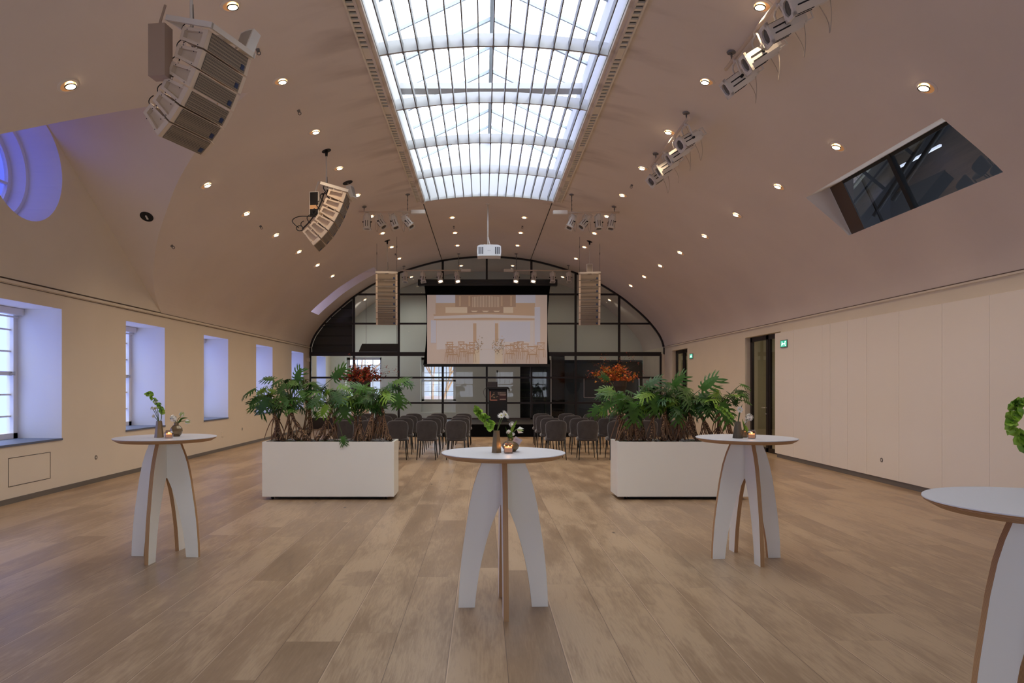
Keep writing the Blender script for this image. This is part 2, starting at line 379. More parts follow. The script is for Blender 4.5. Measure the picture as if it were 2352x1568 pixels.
# ================================================================== vault profile
K = 24.8/1568; CX = .14; ZS = 2.98
PP = [(407, 0), (403, 14), (395, 30), (381, 49), (362, 70), (337, 92), (307, 116), (257, 147), (203, 171), (150, 188), (104, 199), (60, 205), (22, 207.6), (0, 208)]
half = catmull([(a*K, ZS+b*K) for a, b in PP], 5)
XL, XR = CX-407*K, CX+407*K
prof = [(CX-a, z) for a, z in half] + [(CX+a, z) for a, z in half[::-1][1:]]
def insert_x(P, x):
    for i in range(len(P)-1):
        if P[i][0] < x < P[i+1][0] and min(x-P[i][0], P[i+1][0]-x) > 1e-4:
            t = (x-P[i][0])/(P[i+1][0]-P[i][0]); P.insert(i+1, (x, P[i][1]+t*(P[i+1][1]-P[i][1]))); return
SKX0, SKX1 = CX-1.585, CX+1.585
SKY0, SKY1 = 1.0, 16.97
DY, DZ, DS = 9.42, 5.62, .67
for x in (SKX0, SKX1, 5.24, 5.94, -5.67, -3.6): insert_x(prof, x)
def insert_z(P, z):
    for i in range(len(P)-1):
        a, b = P[i], P[i+1]
        if a[0] < 0 and a[1] < z < b[1] and min(z-a[1], b[1]-z) > 1e-4:
            t = (z-a[1])/(b[1]-a[1]); P.insert(i+1, (a[0]+t*(b[0]-a[0]), z)); return
insert_z(prof, DZ)
def zv(x):
    for a, b in zip(prof, prof[1:]):
        if a[0] <= x <= b[0]: return a[1]+(b[1]-a[1])*(x-a[0])/max(b[0]-a[0], 1e-9)
    return ZS
def xv(z, side):
    P = prof if side < 0 else prof[::-1]
    for a, b in zip(P, P[1:]):
        if a[1] <= z <= b[1]: return a[0]+(b[0]-a[0])*(z-a[1])/max(b[1]-a[1], 1e-9)
def vnormal(x):
    e = .02; dz = (zv(x+e)-zv(x-e))/(2*e); return Vector((dz, 0, -1)).normalized()   # points into the room
YN, YG, YB = -4.0, 24.8, 28.1
def gaps(p, q):
    mx = (p[0]+q[0])/2; g = []
    if SKX0-1e-6 < mx < SKX1: g.append((SKY0, SKY1, SKY0, SKY1))
    if 5.24 < mx < 5.94: g.append((7.8, 11.1, 7.8, 11.1))
    if -5.67 < mx < -3.6: g.append((22.45, 23.5, 22.45, 23.5))
    if mx < CX and (p[1]+q[1])/2 < DZ:
        wp, wq = (DZ-p[1])/DS, (DZ-q[1])/DS
        g.append((DY-wp, DY+wp, DY-wq, DY+wq))
    return sorted(g)
mb = MB()
for p, q in zip(prof, prof[1:]):
    yp = yq = YN
    for (a, b, c, d) in gaps(p, q) + [(YB, YB, YB, YB)]:
        mb.quad((p[0], yp, p[1]), (p[0], a, p[1]), (q[0], c, q[1]), (q[0], yq, q[1]))
        yp, yq = b, d
mb.sm = [True]*len(mb.f)
# dormer soffits: two sloping planes running out to the wall
prl = [p for p in prof if p[0] < CX and p[1] <= DZ+1e-6]
for sg in (-1, 1):
    for p, q in zip(prl, prl[1:]):
        wp, wq = (DZ-p[1])/DS, (DZ-q[1])/DS
        mb.quad((p[0], DY+sg*wp, p[1]), (XL-.01, DY+sg*wp, p[1]), (XL-.01, DY+sg*wq, q[1]), (q[0], DY+sg*wq, q[1]))
# reveals of the two rectangular ceiling openings
def ceiling_box(x0, x1, y0, y1, xo, side):
    P = [p for p in prof if min(x0, x1)-1e-4 <= p[0] <= max(x0, x1)+1e-4]
    zlo, zhi = min(p[1] for p in P), max(p[1] for p in P)
    for y in (y0, y1):
        for p, q in zip(P, P[1:]): mb.quad((p[0], y, p[1]), (q[0], y, q[1]), (xo, y, q[1]), (xo, y, p[1]))
    xh = P[0][0] if side > 0 else P[-1][0]; xl = P[-1][0] if side > 0 else P[0][0]
    mb.quad((xh, y0, zhi), (xh, y1, zhi), (xo, y1, zhi+.17*(side > 0)), (xo, y0, zhi+.17*(side > 0)))
    mb.quad((xl, y0, zlo), (xl, y1, zlo), (xo, y1, zlo), (xo, y0, zlo))
ceiling_box(-5.67, -3.6, 22.45, 23.5, -6.6, -1)
# right opening: soffit strip and far reveal up to the dark sloping pane
Pr = [p for p in prof if 5.24-1e-4 <= p[0] <= 5.94+1e-4]
for y in (7.8, 11.1):
    mb.add([(p[0], y, p[1]) for p in Pr] + [(6.06, y, 3.90), (5.64, y, 4.79)], [list(range(len(Pr)+2))])
mb.quad((5.24, 7.8, zv(5.24)), (5.24, 11.1, zv(5.24)), (5.64, 11.1, 4.79), (5.64, 7.8, 4.79))
ceiling = struct(mb.build('ceiling', M_ceil))
# shadow gap seams between the skylight and the glass wall
for i, x in enumerate((-1.5, 1.72)):
    m_ = MB(); m_.box(x-.010, x+.010, SKY1+.1, YG-.04, zv(x)-.006, zv(x)+.01)
    struct(m_.build('trim_%d' % (i+1), M_black))
# floor
m_ = MB(); m_.box(-7.2, 8.6, YN, YB+4.2, -.1, 0)
struct(m_.build('floor', M_floor))
# ------------------------------------------------------------------ left wall
WX = XL; WD = XL-.76
wy = [(8.73, 10.2), (12.03, 13.5), (15.38, 16.85), (18.93, 20.4), (22.43, 23.9), (25.8, 27.3), (5.35, 6.82), (1.95, 3.42)]
ZW0, ZW1 = .79, 2.715
OR_ = .79; OZ = 4.65
circ = [(DY+OR_*math.cos(2*PI*i/48), OZ+OR_*math.sin(2*PI*i/48)) for i in range(48)]
m_ = MB()
m_.holed([(YN, 0), (YB, 0), (YB, ZS+.02), (YN, ZS+.02)], [[(a, ZW0), (b, ZW0), (b, ZW1), (a, ZW1)] for a, b in wy], lambda y, z: (WX, y, z))
w0 = (DZ-ZS)/DS
m_.holed([(DY-w0, ZS), (DY+w0, ZS), (DY, DZ)], [circ], lambda y, z: (WX, y, z))
struct(m_.build('wall_left', M_wallL))
m_ = MB()
for a, b in wy:
    m_.quad((WX, a, ZW0), (WD, a, ZW0), (WD, a, ZW1), (WX, a, ZW1)); m_.quad((WX, b, ZW0), (WD, b, ZW0), (WD, b, ZW1), (WX, b, ZW1))
    m_.quad((WX, a, ZW1), (WD, a, ZW1), (WD, b, ZW1), (WX, b, ZW1)); m_.quad((WX, a, ZW0-.03), (WD, a, ZW0-.03), (WD, b, ZW0-.03), (WX, b, ZW0-.03))
# oculus tunnel, stepped
def ring(r0, x0, r1, x1):
    for i in range(48):
        a, b = 2*PI*i/48, 2*PI*(i+1)/48
        m_.add([(x0, DY+r0*math.cos(a), OZ+r0*math.sin(a)), (x0, DY+r0*math.cos(b), OZ+r0*math.sin(b)), (x1, DY+r1*math.cos(b), OZ+r1*math.sin(b)), (x1, DY+r1*math.cos(a), OZ+r1*math.sin(a))], [(0, 1, 2, 3)], 0, True)
ring(OR_, WX, OR_, WX-.50); ring(OR_, WX-.50, OR_-.06, WX-.50); ring(OR_-.06, WX-.50, OR_-.06, WX-.80)
# outer leaf of the wall, so that daylight enters only through the openings
m_.holed([(YN, -.1), (YB, -.1), (YB, 7.0), (YN, 7.0)], [[(a, ZW0), (b, ZW0), (b, ZW1), (a, ZW1)] for a, b in wy] + [[(DY+(OR_-.06)*math.cos(2*PI*i/48), OZ+(OR_-.06)*math.sin(2*PI*i/48)) for i in range(48)]] + [[(22.45, 4.02), (23.5, 4.02), (23.5, 5.4), (22.45, 5.4)]], lambda y, z: (WX-.80, y, z))
struct(m_.build('wall_left_reveals', M_reveal))
for i, (a, b) in enumerate(wy[:6]):
    w = bpy.data.objects.new('window_%d' % (i+1), None); COL.objects.link(w); struct(w)
    s_ = MB(); s_.box(WD, WX+.012, a-.01, b+.01, ZW0-.028, ZW0); s_.build('window_sill', M_slate, w)
    f = MB(); fx0, fx1 = WD, WD+.10
    f.box(fx0, fx1, a, a+.09, ZW0, ZW1); f.box(fx0, fx1, b-.09, b, ZW0, ZW1); f.box(fx0, fx1, a, b, ZW0, ZW0+.08); f.box(fx0, fx1, a, b, ZW1-.08, ZW1)
    zm = (ZW0+ZW1)/2; f.box(fx0, fx1-.02, a, b, zm-.03, zm+.03)
    for k in range(1, 4): y = a+(b-a)*k/4; f.box(fx0+.03, fx1-.04, y-.012, y+.012, ZW0, ZW1)
    for z in (1.12, 1.44, 2.08, 2.40): f.box(fx0+.03, fx1-.04, a, b, z-.012, z+.012)
    f.build('window_frame', M_white, w)
    g = MB(); g.box(WD+.045, WD+.05, a+.05, b-.05, ZW0+.04, ZW1-.04); g.build('window_pane', M_glass, w)
    c = MB(); c.box(WD+.10, WD+.21, a+.02, b-.02, ZW1-.10, ZW1-.005); c.tube([(WD+.14, a+.04, ZW1-.13), (WD+.14, b-.04, ZW1-.13)], .014)
    c.build('blind_cassette', M_white, w)
    h = MB(); h.tube([(WD+.12, b-.10, zm-.01), (WD+.12, b-.17, zm-.01)], .012); h.cbox((WD+.11, b-.1, zm), (.03, .03, .06)); h.build('window_handle', M_chrome, w)
    portal(WD-.06, (a+b)/2, (ZW0+ZW1)/2, ZW1-ZW0, b-a, (0, -PI/2, 0))
portal(WX-.82, DY, OZ, 1.6, 1.6, (0, -PI/2, 0))
# round window
w = bpy.data.objects.new('window_7', None); COL.objects.link(w); struct(w)
f = MB(); xo = WX-.74
N_ = 48
for r0, r1, x0, x1 in ((OR_-.06, OR_-.14, xo-.03, xo+.03),):
    for i in range(N_):
        a, b = 2*PI*i/N_, 2*PI*(i+1)/N_
        pts = [(x, DY+r*math.cos(t), OZ+r*math.sin(t)) for x in (x0, x1) for r in (r0, r1) for t in (a, b)]
        f.add(pts, [(0, 1, 3, 2), (4, 5, 7, 6), (0, 1, 5, 4), (2, 3, 7, 6)])
f.box(xo-.02, xo+.02, DY-OR_+.1, DY+OR_-.1, OZ-.12, OZ-.08); f.box(xo-.02, xo+.02, DY-.02, DY+.02, OZ-OR_+.1, OZ+OR_-.1)
f.build('window_frame', M_white, w)
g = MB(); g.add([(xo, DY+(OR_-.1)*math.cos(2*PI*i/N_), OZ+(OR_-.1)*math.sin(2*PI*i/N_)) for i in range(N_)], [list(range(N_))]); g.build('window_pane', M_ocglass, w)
w = struct(MB().quad((WX-.79, 22.45, 4.02), (WX-.79, 23.5, 4.02), (WX-.79, 23.5, 5.4), (WX-.79, 22.45, 5.4)).build('window_15', glassmat('light_tinting_lilac_glass', (.42, .40, .85), 1.0)))  # added pane; its lilac tint gives the reveal its purple light
# cornices and skirting
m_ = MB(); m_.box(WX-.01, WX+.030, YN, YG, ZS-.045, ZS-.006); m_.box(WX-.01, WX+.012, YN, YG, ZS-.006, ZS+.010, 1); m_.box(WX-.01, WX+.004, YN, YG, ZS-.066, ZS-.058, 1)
M_shadeline = mat('painted_shadow_line', (.16, .12, .09), .9)  # dark strips stand in for the shadow line along the cornices
struct(m_.build('trim_3', [M_wallL, M_shadeline]))
m_ = MB(); m_.box(WX, WX+.012, YN, YG, 0, .072); struct(m_.build('baseboard_left', M_base))
# ------------------------------------------------------------------ right wall, doors, panels
PX = 6.45
d1 = (15.1, 17.15, 2.77); d2 = (22.0, 23.78, 2.78)
m_ = MB()
m_.holed([(YN, 0), (YB, 0), (YB, ZS+.02), (YN, ZS+.02)], [[(a, .001), (b, .001), (b, z), (a, z)] for a, b, z in (d1, d2)], lambda y, z: (XR, y, z))
for a, b, z in (d1, d2):
    m_.quad((XR, a, 0), (XR+.19, a, 0), (XR+.19, a, z), (XR, a, z)); m_.quad((XR, b, 0), (XR+.19, b, 0), (XR+.19, b, z), (XR, b, z)); m_.quad((XR, a, z), (XR+.19, a, z), (XR+.19, b, z), (XR, b, z))
struct(m_.build('wall_right', M_wallR))
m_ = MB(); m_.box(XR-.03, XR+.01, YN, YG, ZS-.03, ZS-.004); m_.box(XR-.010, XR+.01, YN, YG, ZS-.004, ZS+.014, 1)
struct(m_.build('trim_4', [M_wallR, M_shadeline]))
js = [15.1, 14.19, 13.0, 12.7, 12.09, 11.49, 10.6, 9.60, 8.70, 7.85, 6.9, 5.9, 4.9, 3.9, 2.9, 1.9, .9, -.1, -1.1, -2.1, -3.1, YN]
cab = MB()
for a, b in zip(js, js[1:]): cab.box(PX, XR-.002, b+.004, a-.004, .085, 2.725)
cab.box(PX+.008, XR-.002, YN, 15.1, .085, 2.72)
struct(cab.build('wall_panelling', M_panel, bevel=.002))
m_ = MB(); m_.box(PX+.012, XR-.002, YN, 15.02, 0, .083); m_.box(XR-.012, XR-.002, 17.16, 22.0, 0, .07); m_.box(XR-.012, XR-.002, 23.8, YG, 0, .07)
struct(m_.build('baseboard_right', M_base))
M_bay = mat('beige_corridor_paint', (.55, .48, .34), .8)
for i, (a, b, z) in enumerate((d1, d2)):
    w = bpy.data.objects.new('door_%d' % (i+1), None); COL.objects.link(w); struct(w)
    f = MB(); x0, x1 = XR+.13, XR+.19
    f.box(x0, x1, a, a+.07, 0, z); f.box(x0, x1, b-.10, b, 0, z); f.box(x0, x1, a, b, z-.11, z); f.box(x0, x1, a, b, 0, .10)
    mid = (a+b)/2+.03; f.box(x0, x1, mid-.10, mid+.04, 0, z); f.box(x0+.01, x1, mid-.17, mid-.10, .10, z-.11)
    f.build('door_frame', M_dark, w)
    g = MB(); g.box(XR+.158, XR+.164, a+.05, b-.05, .08, z-.08); g.build('door_pane', M_glass, w)
    h = MB(); h.tube([(XR+.13, mid+.0, 1.05), (XR+.07, mid+.0, 1.05), (XR+.07, mid+.14, 1.05)], .011); h.tube([(XR+.13, mid, .9), (XR+.10, mid, .9)], .014); h.build('door_handle', M_chrome, w)
    c = MB(); X0, X1, Y0, Y1, Z1 = XR+.195, XR+1.8, a-1.2, b+2.2, 2.95
    c.quad((X1, Y0, 0), (X1, Y1, 0), (X1, Y1, Z1), (X1, Y0, Z1)); c.quad((X0, Y0, 0), (X1, Y0, 0), (X1, Y0, Z1), (X0, Y0, Z1)); c.quad((X0, Y1, 0), (X1, Y1, 0), (X1, Y1, Z1), (X0, Y1, Z1))
    c.quad((X0, Y0, Z1), (X1, Y0, Z1), (X1, Y1, Z1), (X0, Y1, Z1)); c.box(X1-.10, X1, b+.1, b+.5, 0, 2.7)
    struct(c.build('wall_corridor', M_bay))
    l = bpy.data.lights.new('corridor_light', 'AREA'); l.size = .8; l.energy = 14; l.color = (1, .86, .66)
    lo = bpy.data.objects.new('corridor_light', l); COL.objects.link(lo); lo.location = (XR+1.0, (a+b)/2+.4, 2.9)
# rear wall behind the viewpoint
rw = [(-4.95, -3.45), (-2.25, -.75), (.95, 2.45), (3.6, 5.1)]  # unseen windows added to light camera-facing surfaces, placed after reflections in the glass
m_ = MB(); m_.holed([(p[0], p[1]) for p in prof] + [(XR, 0), (XL, 0)], [[(a, .6), (b, .6), (b, 2.72), (a, 2.72)] for a, b in rw], lambda x, z: (x, YN, z))
for a, b in rw:
    m_.quad((a, YN, .6), (a, YN-.5, .6), (a, YN-.5, 2.72), (a, YN, 2.72)); m_.quad((b, YN, .6), (b, YN-.5, .6), (b, YN-.5, 2.72), (b, YN, 2.72)); m_.quad((a, YN, .6), (b, YN, .6), (b, YN-.5, .6), (a, YN-.5, .6)); m_.quad((a, YN, 2.72), (b, YN, 2.72), (b, YN-.5, 2.72), (a, YN-.5, 2.72))
struct(m_.build('wall_rear', M_wallL))
for i, (a, b) in enumerate(rw):
    f = MB(); y0, y1 = YN-.48, YN-.42
    f.box(a, a+.09, y0, y1, .6, 2.72); f.box(b-.09, b, y0, y1, .6, 2.72); f.box(a, b, y0, y1, .6, .68); f.box(a, b, y0, y1, 2.64, 2.72); f.box(a, b, y0, y1, 1.62, 1.68)
    for k in (1, 2, 3): x = a+(b-a)*k/4; f.box(x-.012, x+.012, y0+.02, y1-.02, .6, 2.72)
    struct(f.build('window_%d' % (11+i), M_white)); portal((a+b)/2, YN-.52, 1.66, 1.5, 2.12, (PI/2, 0, 0))
# ------------------------------------------------------------------ skylight
m_ = MB(); zt = 6.95; ze = zv(SKX0)
m_.quad((SKX0, SKY0, ze), (SKX0, SKY1, ze), (SKX0, SKY1, zt), (SKX0, SKY0, zt)); m_.quad((SKX1, SKY0, ze), (SKX1, SKY1, ze), (SKX1, SKY1, zt), (SKX1, SKY0, zt))
Ps = [p for p in prof if SKX0-1e-4 <= p[0] <= SKX1+1e-4]
for y in (SKY0, SKY1): m_.add([(p[0], y, p[1]) for p in Ps] + [(SKX1, y, zt), (CX, y, zt+.75), (SKX0, y, zt)], [list(range(len(Ps)+3))])
struct(m_.build('ceiling_skylight_well', M_beamw))
sky = bpy.data.objects.new('window_skylight', None); COL.objects.link(sky); struct(sky)
def arcband(mbx, y0, y1, h0, h1, mi=0):
    lo = [(p[0], p[1]+h0) for p in Ps]; hi = [(p[0], p[1]+h1) for p in Ps]
    for (a, b, c, d) in zip(lo, lo[1:], hi[1:], hi):
        mbx.add([(q[0], y, q[1]) for y in (y0, y1) for q in (a, b, c, d)], [(0, 1, 2, 3), (4, 5, 6, 7), (0, 1, 5, 4), (3, 2, 6, 7)], mi)
bays = [SKY1-1.88*k for k in range(1, 9)]
for k, y in enumerate(bays):
    b_ = MB(); arcband(b_, y-.02, y+.02, -.004, .17); b_.build('cross_member', M_beamw, sky)
for k in range(-7, 8):
    x = CX+.2085*k; z = zv(x)
    f = MB(); f.box(x-.008, x+.008, SKY0, SKY1, z, z+.11)
    for y in bays: f.box(x-.013, x+.013, y-.05, y+.05, z-.012, z+.0)
    f.build('fin', M_fin, sky)
e_ = MB(); arcband(e_, SKY1-.03, SKY1, .0, .05); e_.build('end_frame', M_beamw, sky)
r_ = MB(); zr = zt+.75
r_.quad((SKX0, SKY0, zt), (SKX0, SKY1, zt), (CX, SKY1, zr), (CX, SKY0, zr)); r_.quad((SKX1, SKY0, zt), (SKX1, SKY1, zt), (CX, SKY1, zr), (CX, SKY0, zr))
r_.build('roof_glazing', M_roofglass, sky)
fb = MB()
fb.box(CX-.03, CX+.03, SKY0, SKY1, zr-.1, zr-.01)
for y in [SKY1-.94*k for k in range(1, 17)]:
    for s in (-1, 1):
        wdt = .05 if int(round((SKY1-y)/.94)) % 2 == 0 else .03
        fb.add([(CX+s*.03, y-wdt/2, zr-.08), (CX+s*1.585, y-wdt/2, zt-.06), (CX+s*1.585, y+wdt/2, zt-.06), (CX+s*.03, y+wdt/2, zr-.08),
                (CX+s*.03, y-wdt/2, zr-.02), (CX+s*1.585, y-wdt/2, zt-.01), (CX+s*1.585, y+wdt/2, zt-.01), (CX+s*.03, y+wdt/2, zr-.02)],
               [(0, 1, 2, 3), (4, 5, 6, 7), (0, 1, 5, 4), (3, 2, 6, 7)])
fb.build('roof_frame', mat('roof_bar_grey', (.42, .49, .53), .5), sky)
tb = MB()
for y in (11.9, 4.38): tb.box(SKX0, SKX1, y, y+.25, 6.75, 6.85)
tb.build('tie_beam', M_beamw, sky)
# slotted air rails on both sides of the skylight
for i, s in enumerate((-1, 1)):
    rail = MB(); xe = CX+s*1.585
    def zz(x): return zv(x)-.002
    rail.box(min(xe, xe+s*.05), max(xe, xe+s*.05), SKY0, SKY1, ze-.055, ze+.02, 1)
    rail.box(min(xe+s*.05, xe+s*.21), max(xe+s*.05, xe+s*.21), SKY0, SKY1-.15, ze-.045, ze-.03, 2)
    rail.box(min(xe+s*.05, xe+s*.085), max(xe+s*.05, xe+s*.085), SKY0, SKY1-.15, ze-.075, ze-.03, 1)
    rail.box(min(xe+s*.175, xe+s*.20), max(xe+s*.175, xe+s*.20), SKY0, SKY1-.15, ze-.08, ze-.03, 0)
    y = SKY1-.25
    while y > SKY0:
        k = (SKY1-y) % 1.88
        if k < .24: rail.box(min(xe+s*.085, xe+s*.175), max(xe+s*.085, xe+s*.175), y-.12, y, ze-.070, ze-.04, 0)
        else: rail.box(min(xe+s*.085, xe+s*.175), max(xe+s*.085, xe+s*.175), y-.055, y, ze-.070, ze-.04, 0)
        y -= .12
    struct(rail.build('trim_%d' % (5+i), [M_wallR, M_ceil, M_black]))
# ------------------------------------------------------------------ glass wall
gw = bpy.data.objects.new('window_glass_partition', None); COL.objects.link(gw); struct(gw)
FB = .34
def vx(p): return (p-1110)*K
def hz(p): return 1.575+(885-p)*K
mull = [vx(p) for p in (813, 916, 1017, 1118, 1220.5, 1322, 1422)]
for x in mull:
    q = MB(); q.box(x-.038, x+.038, YG-.05, YG+.05, 0, zv(x)-.01); q.build('mullion', M_dark, gw)
for p in (676, 743, 867, 925):
    z = hz(p); x0 = xv(z, -1) if z > ZS else XL; x1 = xv(z, 1) if z > ZS else XR-.14
    q = MB(); q.box(x0, x1, YG-.035, YG+.035, z-.033, z+.033); q.build('transom', M_dark, gw)
q = MB(); q.box(XL, XR-.13, YG-.08, YG+.06, hz(817.5), hz(808.5)); q.build('main_transom', M_dark, gw)
q = MB(); q.box(XL, XR-.1, YG-.05, YG+.05, 0, .40); q.build('plinth', mat('brown_steel', (.045, .033, .03), .5), gw)
q = MB()
for p_, r_2 in zip(prof, prof[1:]):
    n0, n1 = (vnormal(p_[0]) if abs(p_[0]-CX) < 6.38 else Vector((-1 if p_[0] > 0 else 1, 0, -.05)).normalized()), (vnormal(r_2[0]) if abs(r_2[0]-CX) < 6.38 else Vector((-1 if r_2[0] > 0 else 1, 0, -.05)).normalized())
    a, b = Vector((p_[0], 0, p_[1])), Vector((r_2[0], 0, r_2[1])); c, d = b+n1*.055, a+n0*.055
    q.add([(v.x, y, v.z) for y in (YG-.05, YG+.05) for v in (a, b, c, d)], [(0, 1, 2, 3), (4, 5, 6, 7), (3, 2, 6, 7), (0, 1, 5, 4)])
q.box(XL, XL+.05, YG-.05, YG+.05, 0, ZS); q.box(XR-.16, XR-.11, YG-.05, YG+.05, 0, 2.72); q.box(XR-.03, XR, YG-.05, YG+.05, 2.7, ZS+.1)
q.build('arched_frame', M_dark, gw)
q = MB(); q.add([(p[0], YG+.02, p[1]) for p in prof] + [(XR, YG+.02, .4), (XL, YG+.02, .4)], [list(range(len(prof)+2))]); q.build('glass_pane', M_partglass, gw)
m_ = MB(); m_.box(XR-.11, XR, YG-.03, YG+.6, 0, 2.72); struct(m_.build('wall_return', M_wallR))
# ------------------------------------------------------------------ room beyond the glass
m_ = MB()
bwin = [(-5.68, -4.19, .45, 2.74), (-2.58, -1.13, .47, 2.74)]
DKX = 1.52
m_.holed([(p[0], p[1]) for p in prof] + [(XR, 0), (XL, 0)], [[(a, c), (b, c), (b, d), (a, d)] for a, b, c, d in bwin] + [[(DKX, .001), (XR-.02, .001), (XR-.02, 2.62), (DKX, 2.62)]], lambda x, z: (x, YB, z))
for a, b, c, d in bwin:
    yb = YB+.5
    m_.quad((a, YB, c), (a, yb, c), (a, yb, d), (a, YB, d)); m_.quad((b, YB, c), (b, yb, c), (b, yb, d), (b, YB, d)); m_.quad((a, YB, c), (b, YB, c), (b, yb, c), (a, yb, c)); m_.quad((a, YB, d), (b, YB, d), (b, yb, d), (a, yb, d))
struct(m_.build('wall_back', M_greyl))
for i, (a, b, c, d) in enumerate(bwin):
    w = bpy.data.objects.new('window_%d' % (8+i), None); COL.objects.link(w); struct(w)
    c2 = c if i == 0 else .93
    f = MB(); y0, y1 = YB+.40, YB+.48
    if i == 1: f.box(a, b, y0, y1, c, c2)
    f.box(a, a+.12, y0, y1, c2, d); f.box(b-.12, b, y0, y1, c2, d); f.box(a, b, y0, y1, c2, c2+.07); f.box(a, b, y0, y1, d-.1, d)
    f.box(a, b, y0, y1, 1.74, 1.82)
    nx = 4
    for k in range(1, nx): x = a+.1+(b-a-.2)*k/nx; f.box(x-.013, x+.013, y0+.02, y1-.02, c2, d)
    for z in (1.33, 2.1, 2.42): f.box(a, b, y0+.02, y1-.02, z-.013, z+.013)
    f.build('window_frame', M_white, w)
    g = MB(); g.box(a+.05, b-.05, YB+.44, YB+.445, c2+.03, d-.05); g.build('window_pane', M_glass, w)
    portal((a+b)/2, YB+.52, (c+d)/2, b-a, d-c, (-PI/2, 0, 0))
# dark annexe behind the right half of the back wall
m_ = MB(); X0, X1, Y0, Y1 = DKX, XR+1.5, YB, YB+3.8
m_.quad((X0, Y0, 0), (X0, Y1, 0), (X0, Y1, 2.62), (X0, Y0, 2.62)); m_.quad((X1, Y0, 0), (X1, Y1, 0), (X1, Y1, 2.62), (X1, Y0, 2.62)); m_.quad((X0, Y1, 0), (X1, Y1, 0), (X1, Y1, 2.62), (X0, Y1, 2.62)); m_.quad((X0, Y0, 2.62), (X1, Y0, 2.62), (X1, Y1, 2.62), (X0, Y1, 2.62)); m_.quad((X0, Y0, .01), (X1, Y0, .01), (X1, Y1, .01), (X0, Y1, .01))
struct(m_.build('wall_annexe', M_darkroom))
m_ = MB()
for z in (1.0, 1.35, 1.7, 2.05): m_.box(1.62, 2.85, YB+2.9, YB+3.2, z, z+.03)
m_.box(2.2, 2.24, YB+2.9, YB+3.2, 0, 2.3); m_.box(1.62, 1.66, YB+2.9, YB+3.2, 0, 2.3); m_.box(2.81, 2.85, YB+2.9, YB+3.2, 0, 2.3)
sh = m_.build('shelving_unit', mat('dark_green_shelf', (.05, .06, .03), .7)); tag(sh, 'dark greenish open shelving in the unlit room behind the lectern', 'shelf')
m_ = MB(); a_, b_ = vx(1340)*28.3/24.8, vx(1467)*28.3/24.8; z0_, z1_ = 1.575-28*28.3/1568, 1.575+17*28.3/1568
yq = YB+.12
m_.box(a_, a_+.02, yq-.02, yq, z0_, z1_); m_.box(b_-.02, b_, yq-.02, yq, z0_, z1_); m_.box(a_, b_, yq-.02, yq, z0_, z0_+.02); m_.box(a_, b_, yq-.02, yq, z1_-.02, z1_); m_.box(a_, b_, yq-.004, yq, z0_, z1_, 1)
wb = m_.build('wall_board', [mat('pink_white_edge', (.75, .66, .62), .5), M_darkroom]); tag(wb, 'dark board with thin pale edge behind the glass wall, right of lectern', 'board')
m_ = MB(); m_.box(vx(1268)-.012, vx(1268)+.012, YG+.35, YG+.37, 0, 2.7); m_.box(vx(1268), vx(1268)+.5, YG+.355, YG+.365, 0, 2.7, 1)  # white strip paints in the bright line of light on the door edge
dl = m_.build('glass_door_leaf', [M_white, M_tint]); tag(dl, 'upright dark glass door leaf with its lit edge painted white just behind the glass wall', 'screen')
# dark louvred blind in the left corner of the arch
x0, x1 = XL+.06, vx(808)
lv = MB(); P_ = [p for p in prof if p[0] < x1]
lv.add([(p[0]+.02, YG+.22, p[1]-.03) for p in P_] + [(x1, YG+.22, zv(x1)-.03), (x1, YG+.22, 2.72), (XL+.03, YG+.22, 2.72)], [list(range(len(P_)+3))], 0)
z = 3.02
while z < 4.9:
    xa = max(xv(z+.03, -1)+.05, x0); lv.box(xa, x1, YG+.14, YG+.21, z, z+.055, 1); z += .335
lv.box(x1, x1+.04, YG+.12, YG+.2, 2.72, zv(x1)-.03, 2)
lb = lv.build('louvre_blind', [mat('charcoal_blind', (.030, .028, .027), .6), M_black, mat('pale_channel', (.5, .5, .48), .5)]); tag(lb, 'dark louvred panel filling the left corner of the arched glass', 'blind')
cb = MB()
a, b = vx(818), vx(911)
cb.prism([(a, hz(806)), (b, hz(806)), (b, hz(787)), (vx(826), hz(787))], 'y', YG+.5, YG+.95)
for x in (vx(833), vx(906)): cb.tube([(x, YG+.7, hz(787)), (x, YG+.7, zv(x))], .006, 5, 0)
cbo = cb.build('hanging_canopy', mat('charcoal_steel', (.02, .02, .02), .5)); tag(cbo, 'black trapezoid box hung on thin wires behind the glass, above flowers', 'canopy')
# things outside
bt = MB(); random.seed(5)
def branch(m, p, d, l, r, depth):
    q = p+d*l; m.tube([p, (p+q)/2+Vector((random.uniform(-.05, .05)*l, 0, random.uniform(-.05, .05)*l)), q], [r, r*.8, r*.6], 5, 0, cap=False)
    if depth == 0: return
    for k in range(3 if depth > 1 else 2):
        nd = (d+Vector((random.uniform(-.8, .8), random.uniform(-.6, .6), random.uniform(-.2, .6)))).normalized(); branch(m, q, nd, l*random.uniform(.6, .8), r*.55, depth-1)
for i, (x, y, lab) in enumerate(((-2.9, 37, 'bare tree outside the window left of the lectern'), (-7.6, 36, 'bare tree outside the window behind the red bouquet'))):
    t_ = MB(); branch(t_, Vector((x, y, -5)), Vector((.05, 0, 1)), 4.2, .16, 5)
    tag(t_.build('bare_tree', M_root), lab, 'tree', 'bare trees outside')
bd = MB(); bd.box(-16, 8, 44, 50, -6, .9); bd.prism([(44, .9), (50, .9), (47, 3.0)], 'x', -16, 8, 1)
for x in range(-15, 8, 2):
    bd.box(x, x+.9, 43.95, 44, -.9, .5, 2)
tag(bd.build('row_house', [mat('pale_brick', (.33, .26, .24), .9), mat('slate_roof', (.2, .21, .26), .8), M_white]), 'brick house seen through the far back windows', 'house')
